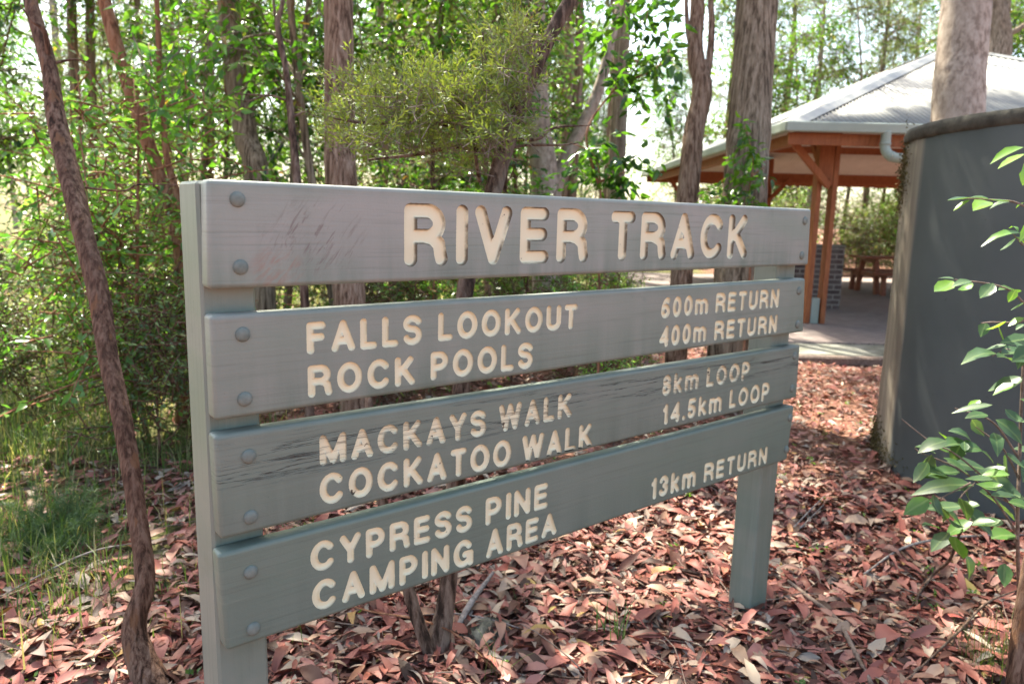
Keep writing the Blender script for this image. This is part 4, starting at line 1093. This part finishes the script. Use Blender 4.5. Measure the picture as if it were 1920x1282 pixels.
# ------------------------------------------------------------------ the young broad-leaved sapling in the right foreground
def sapling():
    rng = np.random.default_rng(9); D0 = 2.55
    b0 = ground_at(1916, 1165); base = b0.copy(); base[2] = 0
    root = empty('broad_leaved_sapling', 'young sapling with broad glossy green leaves in front of the water tank', 'sapling', base)
    C1 = lambda x, y: (1680+x/2.85, 250+y/2.85)
    C2 = lambda x, y: (1660+x/2.13, 680+y/2.13)
    L1 = [((684, 75), (505, 165), 34, .95), ((684, 110), (545, 190), 32, .97), ((684, 200), (676, 280), 22, .6), ((395, 345), (275, 358), 26, .25), ((395, 358), (305, 415), 42, .9), ((500, 355), (390, 345), 24, .3), ((495, 365), (412, 415), 46, .9),
          ((610, 360), (500, 352), 26, .3), ((620, 368), (500, 405), 42, .4), ((684, 370), (640, 400), 40, .4), ((684, 540), (458, 605), 32, .8), ((652, 530), (600, 510), 14, .7), ((640, 560), (555, 625), 24, .3), ((684, 590), (640, 555), 20, .9),
          ((310, 778), (225, 775), 22, .3), ((305, 788), (205, 845), 48, .85), ((405, 790), (300, 822), 40, .3), ((410, 798), (330, 835), 30, .7), ((520, 800), (450, 880), 66, .2), ((655, 850), (545, 838), 58, .55), ((640, 835), (600, 902), 50, .5), ((684, 905), (610, 945), 44, .3),
          ((480, 1010), (452, 1088), 54, .6), ((590, 1003), (480, 1048), 38, .92), ((545, 1022), (597, 1145), 34, .75), ((684, 985), (600, 1030), 30, .8), ((684, 1020), (640, 1050), 40, .2), ((590, 1130), (480, 1155), 28, .3), ((545, 1180), (350, 1235), 54, .3), ((684, 1160), (560, 1182), 62, .25), ((540, 1195), (618, 1215), 36, .2), ((690, 1180), (650, 1260), 60, .3), ((660, 1110), (700, 1180), 60, .3)]
    L2 = [((550, 58), (412, 112), 54, .15), ((530, 85), (430, 130), 40, .7), ((378, 148), (328, 178), 22, .85), ((428, 168), (266, 202), 22, .25), ((410, 208), (318, 222), 30, .5), ((345, 225), (395, 292), 86, .15), ((478, 185), (560, 238), 42, .3), ((440, 226), (545, 325), 58, .35), ((250, 272), (342, 312), 46, .2), ((215, 280), (262, 330), 40, .85), ((432, 278), (448, 375), 36, .4),
          ((385, 352), (432, 402), 54, .3), ((185, 365), (140, 470), 72, .15), ((245, 395), (408, 428), 44, .2), ((120, 420), (255, 458), 44, .15), ((425, 430), (560, 545), 58, .2), ((375, 513), (515, 628), 56, .25), ((355, 490), (104, 530), 44, .2), ((300, 498), (335, 565), 62, .3), ((315, 570), (138, 580), 34, .2), ((318, 573), (428, 692), 62, .3), ((190, 525), (235, 615), 54, .2),
          ((395, 458), (465, 500), 62, .1), ((248, 620), (315, 655), 46, .1), ((148, 650), (218, 662), 34, .1), ((300, 330), (260, 400), 40, .3), ((480, 360), (556, 420), 60, .35), ((118, 335), (200, 362), 34, .4), ((320, 765), (332, 865), 50, .45), ((475, 800), (476, 895), 56, .6)]
    br = [[(1913, 520), (1905, 480), (1870, 452), (1800, 438), (1760, 412)]]
    B, Dr, Nr, Ln, Wd, Tn = [], [], [], [], [], []
    def addleaf(p, q, wpx, tone, dz):
        P, Q = at(*p, D0+dz), at(*q, D0+dz+rng.uniform(-.05, .05))
        d = Q-P; L = np.linalg.norm(d)
        n = np.array([0, 0, 1.0])*rng.uniform(.4, .9)-CF*rng.uniform(.55, 1.0)+rng.normal(0, .25, 3)
        if wpx < 30: n = np.array([0, 0, 1.0])+rng.normal(0, .12, 3)-CF*.25
        n = n-d*(n@d)/L**2; n /= np.linalg.norm(n)
        fore = max(.55, abs(n@CF)); W = wpx*D0/F/fore*1.0
        B.append(P); Dr.append(d); Nr.append(n); Ln.append(L*1.02); Wd.append(min(W, L*.62)); Tn.append(np.clip(tone+rng.normal(0, .05), 0, 1))
    for p, q, wp, tn in L1: addleaf(C1(*p), C1(*q), wp/2.85*1.12, tn, rng.normal(0, .07))
    for p, q, wp, tn in L2: addleaf(C2(*p), C2(*q), wp/2.13*1.12, tn, rng.normal(0, .09))
    for k in range(46):                      # the side of the sapling that leaves the picture on the right
        px = rng.uniform(1925, 2080); py = rng.uniform(260, 1060); a = rng.uniform(0, 6.28)
        addleaf((px, py), (px+60*math.cos(a), py+45*math.sin(a)), 32, rng.uniform(.1, .7), rng.normal(0, .15))
    for k in range(30):                      # the dense lower part
        px, py = rng.uniform(1730, 1915), rng.uniform(800, 1010)
        if px-1700 < (930-py)*.3: continue
        a = rng.uniform(0, 6.28); addleaf((px, py), (px+58*math.cos(a), py+30*math.sin(a)+12), rng.uniform(22, 32), rng.uniform(.1, .75), rng.normal(0, .14))
    v, f, r = leaf_mesh(np.array(B)-base, np.array(Dr), np.array(Nr), Ln, Wd, rng, True, .09, .16, np.array(Tn))
    o = mesh_obj('leaf_crown', v, f, M['leaf_sapling'], root, True, attr=r)
    mid = np.tile(np.array([1, 0, 1, 0, 0, 1, 0, 0, 1, 0, 1.0]), len(B)); a_ = o.data.attributes.new('mid', 'FLOAT', 'POINT'); a_.data.foreach_set('value', mid.astype(np.float32))
    mb = MB()
    def tw(pts, r0, r1): mb.tube(spline([at(x, y, D0) for x, y in pts], 4*len(pts))-base, np.linspace(r0, r1, 4*len(pts)), 6, False)
    st = [b0-np.array([0, 0, .05])]+[at(x, y, D0) for x, y in ((1908, 1000), (1912, 850), (1918, 700), (1930, 560), (1926, 420), (1930, 300), (1935, 220))]
    stem = spline(st, 60)-base; mb.tube(stem, np.linspace(.007, .0025, 60), 8, False)
    for pts in ([(1928, 390), (1898, 378), (1850, 374), (1800, 372)], [(1922, 570), (1895, 545), (1855, 532), (1790, 524)], [(1920, 600), (1905, 605), (1860, 604), (1840, 606)], [(1918, 680), (1890, 655), (1860, 668)], [(1918, 460), (1910, 450), (1900, 440)],
                [(1912, 860), (1860, 790), (1790, 765)], [(1910, 960), (1850, 900), (1790, 850), (1745, 828), (1690, 785)], [(1908, 1000), (1860, 930), (1800, 880), (1730, 850), (1715, 840)], [(1912, 900), (1880, 840), (1830, 800)], [(1820, 905), (1790, 920), (1750, 940)], [(1815, 960), (1800, 935), (1828, 905)], [(1908, 1010), (1900, 950), (1850, 925)]):
        tw(pts, .0042, .0018)
    mb.build('stem', M['twig'], root, True)
sapling()

# --- trunk at the right edge with a tuft of grass at its foot
b0 = ground_at(1908, 1345); b0[2] = -.05
dT = (b0-CAM)@CF
tall_tree('fibrous_trunk', [b0, at(1910, 1250, dT), at(1921, 1150, dT), at(1936, 1050, dT), at(1975, 900, dT-.02), at(2040, 650, dT), at(2110, 300, dT), at(2170, 0, dT), at(2230, -500, dT), at(2260, -900, dT)], [.036, .031, .027, .025, .024, .023, .022, .02, .018, .01], M['bark_brown'],
          'fibrous trunk at the bottom right corner with thin grass round it', 41, crown_z=(3.0, 3.9), nlimb=5, crad=1.1, amp=.08, ridges=8, seg=30, flare=.2, leaf='leaf_broad', ll=.1, lw=.035)

# --- creeper in front of the thickest trunk and a drooping leafy branch
def spray(name, label, cat, spots, D0, ll, lw, tone, mat, stemlist, seed, n=9, sp=.10, droop=.5):
    rng = np.random.default_rng(seed); base = at(*stemlist[0][0], D0); base = np.array([base[0], base[1], 0.0])
    root = empty(name, label, cat, base); lv = Leaves(); mb = MB()
    for (px, py) in spots:
        p = at(px, py, D0+rng.normal(0, sp))-base
        for k in range(n):
            d = rng.normal(0, 1, 3); d /= np.linalg.norm(d)
            b, di, nn, l, w_ = twig_leaves(p, d, sp*1.6, 3, ll, lw, rng, droop)
            lv.add(b, di, nn, l, w_, rng.uniform(*tone), rng)
    for pts in stemlist:
        q = spline([at(x, y, D0) for x, y in pts], 6*len(pts))-base; mb.tube(q, np.linspace(.010, .003, len(q)), 6, False)
    mb.build('stem', M['bark_orange'], root, True); lv.mesh('foliage', M[mat], root, rng, True)
spray('young_eucalypt', 'leafy young eucalypt growing up against the thickest trunk', 'sapling', [(1400, 262), (1420, 285), (1385, 300), (1408, 320), (1390, 345), (1430, 330), (1400, 370), (1420, 380), (1365, 330), (1380, 375), (1350, 370), (1425, 300), (1330, 380), (1395, 240)], 5.55, .085, .034, (.25, .75), 'leaf_broad',
      [[(1392, 745), (1398, 600), (1408, 480), (1402, 380), (1412, 300), (1396, 235)], [(1402, 400), (1370, 370), (1330, 372)], [(1408, 330), (1432, 315)]], 51, 6, .07)
spray('leaning_young_eucalypt', 'thin leaning young tree with dark green leaf bunches left of the forked trunk', 'sapling', [(1180, 40), (1140, 90), (1200, 110), (1170, 140), (1230, 60), (1225, 130), (1255, 100), (1150, 170), (1205, 175), (1260, 40), (1120, 60), (1165, 15), (1215, 10), (1245, 170),
       (1130, 270), (1105, 290), (1150, 300), (1180, 330), (1120, 330), (1160, 355), (1090, 320), (1195, 300)], 5.0, .10, .044, (.05, .6), 'leaf_broad',
      [[(1118, 770), (1125, 600), (1122, 470), (1126, 350), (1112, 290), (1070, 268)], [(1122, 345), (1100, 250), (1150, 170), (1195, 120), (1215, 20)], [(1160, 160), (1240, 120), (1262, 60)], [(1126, 340), (1180, 320)]], 52, 8, .11)

# ------------------------------------------------------------------ fallen leaves, twigs, grass
def scatter(n, lmax, d0, d1, rng, p=1.0):
    u = rng.random(n); d = np.sqrt(d0*d0+(d1*d1-d0*d0)*u) if p == 1.0 else d0+(d1-d0)*u**p
    l = rng.uniform(-lmax, lmax, n)*d
    return l, d
def ok_ground(l, d):
    k = np.hypot(l-TANK_C[0], d-TANK_C[1]) > 1.24
    k &= ~((l > 2.75) & (d > 8.05))
    k &= ~((l > 2.75) & (d > 7.98) & (d < 8.1))
    return k
def litter():
    rng = np.random.default_rng(31); parts = []
    for (n, d0, d1, ll, fine) in ((34000, 1.3, 4.2, .078, True), (34000, 4.2, 9.0, .074, False), (9000, 9.0, 15, .10, False)):
        l, d = scatter(n, .86, d0, d1, rng)
        p = CAM[None, :2]+A_[None, :2]*l[:, None]+B_[None, :2]*d[:, None]
        gf = grass_field(p[:, 0], p[:, 1])
        keep = ok_ground(l, d) & (rng.random(n) > gf*.85); p = p[keep]; m_ = len(p)
        # leaves drift into heaps
        heap = .5+.5*np.sin(p[:, 0]*5.1+2*np.sin(p[:, 1]*3.7))*np.sin(p[:, 1]*4.3+1.3*np.sin(p[:, 0]*2.9))
        z = hgt(p[:, 0], p[:, 1])+rng.random(m_)**1.3*(.012+.035*heap)+.004
        base = np.stack([p[:, 0], p[:, 1], z], 1)
        a = rng.uniform(0, 2*math.pi, m_); tilt = rng.normal(0, .20, m_)
        dirs = np.stack([np.cos(a)*np.cos(tilt), np.sin(a)*np.cos(tilt), np.sin(tilt)], 1)
        nr = np.stack([rng.normal(0, .34, m_), rng.normal(0, .34, m_), np.ones(m_)], 1)
        L = ll*np.exp(np.clip(rng.normal(0, .42, m_), -1.2, .62)); W = L*np.exp(rng.normal(-1.35, .28, m_))
        tone = rng.beta(1.25, 1.25, m_)*.93; odd = rng.random(m_) < .06; tone[odd] = rng.uniform(.9, 1, odd.sum())
        base = base-dirs*L[:, None]*.5; base[:, 2] = np.maximum(base[:, 2], hgt(base[:, 0], base[:, 1])+.003)
        parts.append(leaf_mesh(base, dirs, nr, L, W, rng, fine, .13, .14, tone))
    v, f, r = join_leaves(parts)
    o = mesh_obj('leaf_litter', v, f, M['leaf_litter'], None, True, attr=r)
    tag(o, 'thick layer of fallen reddish-brown eucalypt leaves on the ground', 'fallen leaves', kind='stuff')
litter()
def blades(n, pts, hmin, hmax, wd, rng, lean=.35):
    p = pts; m_ = len(p); H = rng.uniform(hmin, hmax, m_); a = rng.uniform(0, 2*math.pi, m_); ln = rng.normal(0, lean, m_)*H
    w_ = wd*rng.uniform(.6, 1.3, m_); c = np.stack([np.cos(a+1.57), np.sin(a+1.57), np.zeros(m_)], 1)*w_[:, None]
    dv = np.stack([np.cos(a), np.sin(a), np.zeros(m_)], 1)
    rows = []
    for t, ww in ((0, 1), (.4, .85), (.75, .55)):
        mid = p+dv*(ln*t*t)[:, None]+np.array([0, 0, 1.0])*(H*(t-.25*abs(ln/H)*t*t))[:, None]
        rows += [mid-c*ww, mid+c*ww]
    rows.append(p+dv*ln[:, None]+np.array([0, 0, 1.0])*(H*(1-.25*abs(ln/H)))[:, None])
    V = np.stack(rows, 1).reshape(-1, 3); fc = np.array([[0,1,3],[0,3,2],[2,3,5],[2,5,4],[4,5,6]])
    Fc = (fc[None]+(np.arange(m_)*7)[:, None, None]).reshape(-1, 3)
    return V, Fc, np.repeat(rng.random(m_)**1.2, 7)
def grass():
    rng = np.random.default_rng(44); parts = []
    n = 56000; l, d = scatter(n, .86, 2.0, 9.0, rng); p = CAM[None, :2]+A_[None, :2]*l[:, None]+B_[None, :2]*d[:, None]
    gf = grass_field(p[:, 0], p[:, 1]); cl = .5+.5*np.sin(p[:, 0]*4.7+1.9*np.sin(p[:, 1]*3.1))*np.sin(p[:, 1]*5.3+np.sin(p[:, 0]*4))
    keep = ok_ground(l, d) & (rng.random(n) < gf*(.15+cl**2*.95)); p = p[keep]
    P = np.stack([p[:, 0], p[:, 1], hgt(p[:, 0], p[:, 1])], 1); parts.append(blades(0, P, .06, .26, .0024, rng, .5))
    # taller tussocks
    for (px, py, n, sp, h0, h1) in ((40, 800, 260, .22, .25, .55), (130, 840, 200, .2, .2, .5), (15, 870, 200, .2, .2, .5), (80, 760, 220, .3, .25, .55), (250, 800, 140, .2, .15, .4), (310, 870, 90, .15, .12, .3), (90, 1090, 160, .16, .12, .34), (20, 1010, 160, .15, .15, .4), (150, 1120, 80, .10, .1, .3), (215, 1210, 40, .07, .06, .18), (330, 1110, 60, .06, .06, .16), (120, 1170, 60, .1, .1, .24)):
        c = ground_at(px, py); P = np.stack([c[0]+rng.normal(0, sp, n), c[1]+rng.normal(0, sp, n), np.zeros(n)], 1); parts.append(blades(0, P, h0*.55, h1*.62, .0030, rng, .55))
    far = 9000; l, d = scatter(far, .5, 9, 24, rng); l = np.where(l > .28*d, l-.5*d, l); k = ok_ground(l, d); l, d = l[k], d[k]
    p = CAM[None, :2]+A_[None, :2]*l[:, None]+B_[None, :2]*d[:, None]; parts.append(blades(0, np.column_stack([p, np.zeros(len(p))]), .12, .42, .008, rng, .5))
    v, f, r = join_leaves(parts)
    tag(mesh_obj('grass', v, f, M['grass'], None, False, attr=r), 'loose green and straw-coloured grass growing through the leaf litter', 'grass', kind='stuff')
grass()
def tuft(name, label, px, py, n, sp, h0, h1, wd, lean, mat='grass', seed=1, z=0.0):
    rng = np.random.default_rng(seed); c = ground_at(px, py)
    root_p = np.array([c[0], c[1], 0]); P = np.stack([rng.normal(0, sp, n), rng.normal(0, sp, n), np.full(n, z)], 1)
    v, f, r = blades(0, P, h0, h1, wd, rng, lean); o = mesh_obj(name, v, f, M[mat], None, False, attr=r*.7)
    o.location = tuple(root_p); tag(o, label, 'grass')
tuft('grass_tuft', 'fine green grass tuft at the foot of the right-hand trunk', 1868, 1262, 150, .05, .08, .24, .0013, .6, seed=3)
tuft('grass_tuft', 'few broad upright grass blades among the brown leaves below the sign', 1150, 1205, 11, .022, .10, .22, .0032, .45, seed=4)
tuft('grass_tuft', 'small green grass tuft left of the rock and the tea tree foot', 985, 1150, 14, .03, .05, .14, .002, .5, seed=5)
tuft('grass_tuft', 'small grass tuft near the bottom edge in the middle', 925, 1275, 10, .02, .08, .2, .0025, .4, seed=6)
def herb():
    rng = np.random.default_rng(61); c = ground_at(95, 1015); root = empty('feathery_herb', 'soft feathery green herb on the left among the grass', 'plant', (c[0], c[1], 0))
    lv = Leaves(); mb = MB()
    for k in range(70):
        a = rng.uniform(0, 6.28); d = np.array([math.cos(a), math.sin(a), rng.uniform(.35, 1.5)]); L = rng.uniform(.2, .42); s = rng.normal(0, .06, 3)*np.array([1, 1, 0])
        q = limb_path(s, d, L, rng, .10, 6, .12); mb.tube(q, np.linspace(.002, .0007, len(q)), 4, False)
        for j in range(1, 7):
            n = 26; t = rng.random(n)[:, None]; b = q[j-1]*(1-t)+q[j]*t
            dr = (q[j]-q[j-1])[None]*6+rng.normal(0, .55, (n, 3)); lv.add(b, dr, rng.normal(0, 1, (n, 3)), rng.uniform(.025, .05, n), rng.uniform(.002, .0034, n), rng.uniform(.2, .9), rng)
    mb.build('stem', M['feather'], root); lv.mesh('foliage', M['feather'], root, rng)
herb()
def stick(name, label, cat, pts, radii, mat, seed, seg=10, amp=.12, extra=()):
    rng = np.random.default_rng(seed); P = np.array(pts); base = np.array([P[0][0], P[0][1], 0.0])
    root = empty(name, label, cat, base)
    trunk_mesh('wood', pts, radii, mat, root, rng, seg, 40, amp, 4, extra, base)
G_ = lambda px, py, z=.03: ground_at(px, py, z)
t1 = at(925, 1072, 2.92); t1b = at(838, 1215, 2.60)
stick('fallen_branch', 'grey weathered split branch leaning up beside the tea tree stems', 'branch', [G_(812, 1245, .01), t1b, at(880, 1135, 2.75), t1], [.004, .012, .014, .006], M['stick_grey'], 1, 10, .22, [([at(850, 1195, 2.64), at(876, 1160, 2.72), at(900, 1120, 2.84)], [.005, .006, .003])])
stick('fallen_twig', 'long thin reddish twig crossing in front of the tea tree foot', 'twig', [G_(640, 1128), G_(690, 1145, .05), G_(778, 1160, .11), G_(852, 1187, .10), G_(926, 1251, .04), G_(985, 1300, .02)], [.003, .004, .0045, .004, .0035, .002], M['bark_orange'], 2, 7)
stick('fallen_branch', 'brown curved stick on the leaves right of the sign post', 'branch', [G_(1478, 1088, .02), G_(1515, 1118, .04), G_(1568, 1160, .045), G_(1600, 1215, .045), G_(1625, 1262, .035), G_(1645, 1310, .03)], [.006, .009, .0095, .009, .0085, .008], M['twig'], 3, 10)
stick('fallen_twig', 'long thin grey stick lying across the leaves under the sapling', 'twig', [G_(1620, 1075), G_(1690, 1028, .05), G_(1760, 1010, .06), G_(1830, 1004, .05), G_(1930, 1002, .04)], [.004, .006, .006, .006, .005], M['stick_grey'], 4, 8)
stick('fallen_branch', 'dark forked dead branch propped up under the sapling leaves', 'branch', [G_(1700, 1150, .02), G_(1745, 1082, .05), at(1780, 1050, 2.9), at(1800, 1000, 2.8), at(1830, 965, 2.75)], [.004, .006, .006, .005, .002], M['bark_dark'], 5, 8, .12, [([G_(1745, 1082, .05), G_(1720, 1120, .04), G_(1726, 1180, .03)], [.005, .004, .002])])
stick('fallen_twig', 'pair of thin pale twigs on the leaves behind the right sign post', 'twig', [G_(1488, 988), G_(1520, 955, .05), G_(1545, 930, .05)], [.003, .004, .002], M['stick_grey'], 6, 7, .1, [([G_(1500, 990), G_(1545, 945, .06)], [.003, .002])])
stick('fallen_twig', 'thin dark twig lying along the bottom right leaves', 'twig', [G_(1700, 1275), G_(1790, 1190, .05), G_(1850, 1130, .05), G_(1910, 1105, .04)], [.003, .005, .005, .003], M['bark_dark'], 7, 7)
stick('fallen_twig', 'pale curved twig through the grass at the left', 'twig', [G_(0, 1118), G_(120, 1055, .06), G_(185, 1030, .08), G_(250, 1018, .06)], [.003, .0045, .004, .002], M['stick_grey'], 8, 7)
stick('fallen_twig', 'thin grey twig lying on the leaves behind the rock', 'twig', [G_(790, 1152, .05), G_(860, 1150, .06), G_(935, 1165, .06), G_(1020, 1192, .03)], [.002, .003, .003, .002], M['stick_grey'], 9, 6)
def rock():
    rng = np.random.default_rng(8); c = ground_at(905, 1195); v = []; f = []; n, m_ = 30, 18
    for i in range(m_+1):
        ph = math.pi*i/m_
        for k in range(n):
            th = 2*math.pi*k/n; x, y, z = math.sin(ph)*math.cos(th), math.sin(ph)*math.sin(th), math.cos(ph)
            r = 1+.16*math.sin(3*x+2*y+1)+.12*math.sin(5*y-4*z)+.07*math.sin(9*x+7*z)+.04*math.sin(17*y+13*x)
            v.append((x*r*.125, y*r*.10, max(z*r*.055, -.03)))
    for i in range(m_):
        for k in range(n):
            k2 = (k+1) % n; f.append([i*n+k, i*n+k2, (i+1)*n+k2, (i+1)*n+k])
    o = mesh_obj('rock', v, f, M['rock'], None, True); o.location = (c[0], c[1], -.005); o.rotation_euler = (0, 0, .4)
    tag(o, 'low lichen-covered rock half buried in leaves below the sign', 'rock')
rock()
def cover():
    rng = np.random.default_rng(15); lv = Leaves()
    for k in range(260):
        l, d = scatter(1, .8, 1.9, 6.5, rng); l, d = float(l[0]), float(d[0])
        if not ok_ground(np.array([l]), np.array([d]))[0]: continue
        p = LD(l, d, .03); n = rng.integers(3, 9); a = rng.uniform(0, 6.28, n)
        dr = np.stack([np.cos(a), np.sin(a), rng.uniform(.1, .9, n)], 1); b = p[None]+rng.normal(0, .012, (n, 3))*np.array([1, 1, .6])
        lv.add(b, dr, np.array([0, 0, 1.0])+rng.normal(0, .3, (n, 3)), rng.uniform(.014, .032, n), rng.uniform(.009, .016, n), rng.uniform(.4, .9), rng)
    o = lv.mesh('ground_cover', M['leaf_broad'], None, rng); tag(o, 'tiny bright green seedlings scattered through the leaf litter', 'seedlings', kind='stuff')
    n = 340; l, d = scatter(n, .85, 1.5, 6.5, rng); k_ = ok_ground(l, d); l, d = l[k_], d[k_]; n = len(l)
    P = np.stack([LD(a, b, 0) for a, b in zip(l, d)]); P[:, 2] = hgt(P[:, 0], P[:, 1])+rng.uniform(.02, .05, n); a = rng.uniform(0, 6.28, n)
    v, f, r = leaf_mesh(P, np.stack([np.cos(a), np.sin(a), rng.normal(0, .06, n)], 1), np.array([0, 0, 1.0])+rng.normal(0, .3, (n, 3)), rng.uniform(.07, .26, n), rng.uniform(.008, .024, n), rng, True, .07, .5)
    o = mesh_obj('bark_litter', v, f, M['bark_red'], None, True, attr=r); tag(o, 'narrow strips of shed brown bark among the fallen leaves', 'bark strips', kind='stuff')
    mb = MB()
    for k in range(420):
        l, d = scatter(1, .85, 1.6, 7, rng); l, d = float(l[0]), float(d[0])
        if not ok_ground(np.array([l]), np.array([d]))[0]: continue
        p = LD(l, d, rng.uniform(.02, .05)); a = rng.uniform(0, 6.28); L = rng.uniform(.06, .32); dv = np.array([math.cos(a), math.sin(a), rng.normal(0, .08)])
        q = limb_path(p, dv, L, rng, 0, 4, .12); q[:, 2] = np.clip(q[:, 2], .012, .09); r_ = rng.uniform(.0012, .0034); mb.tube(q, np.linspace(r_, r_*.5, len(q)), 5, False)
    o = mb.build('twig_litter', M['twig']); tag(o, 'small dry twigs scattered over the fallen leaves', 'twigs', kind='stuff')
cover()
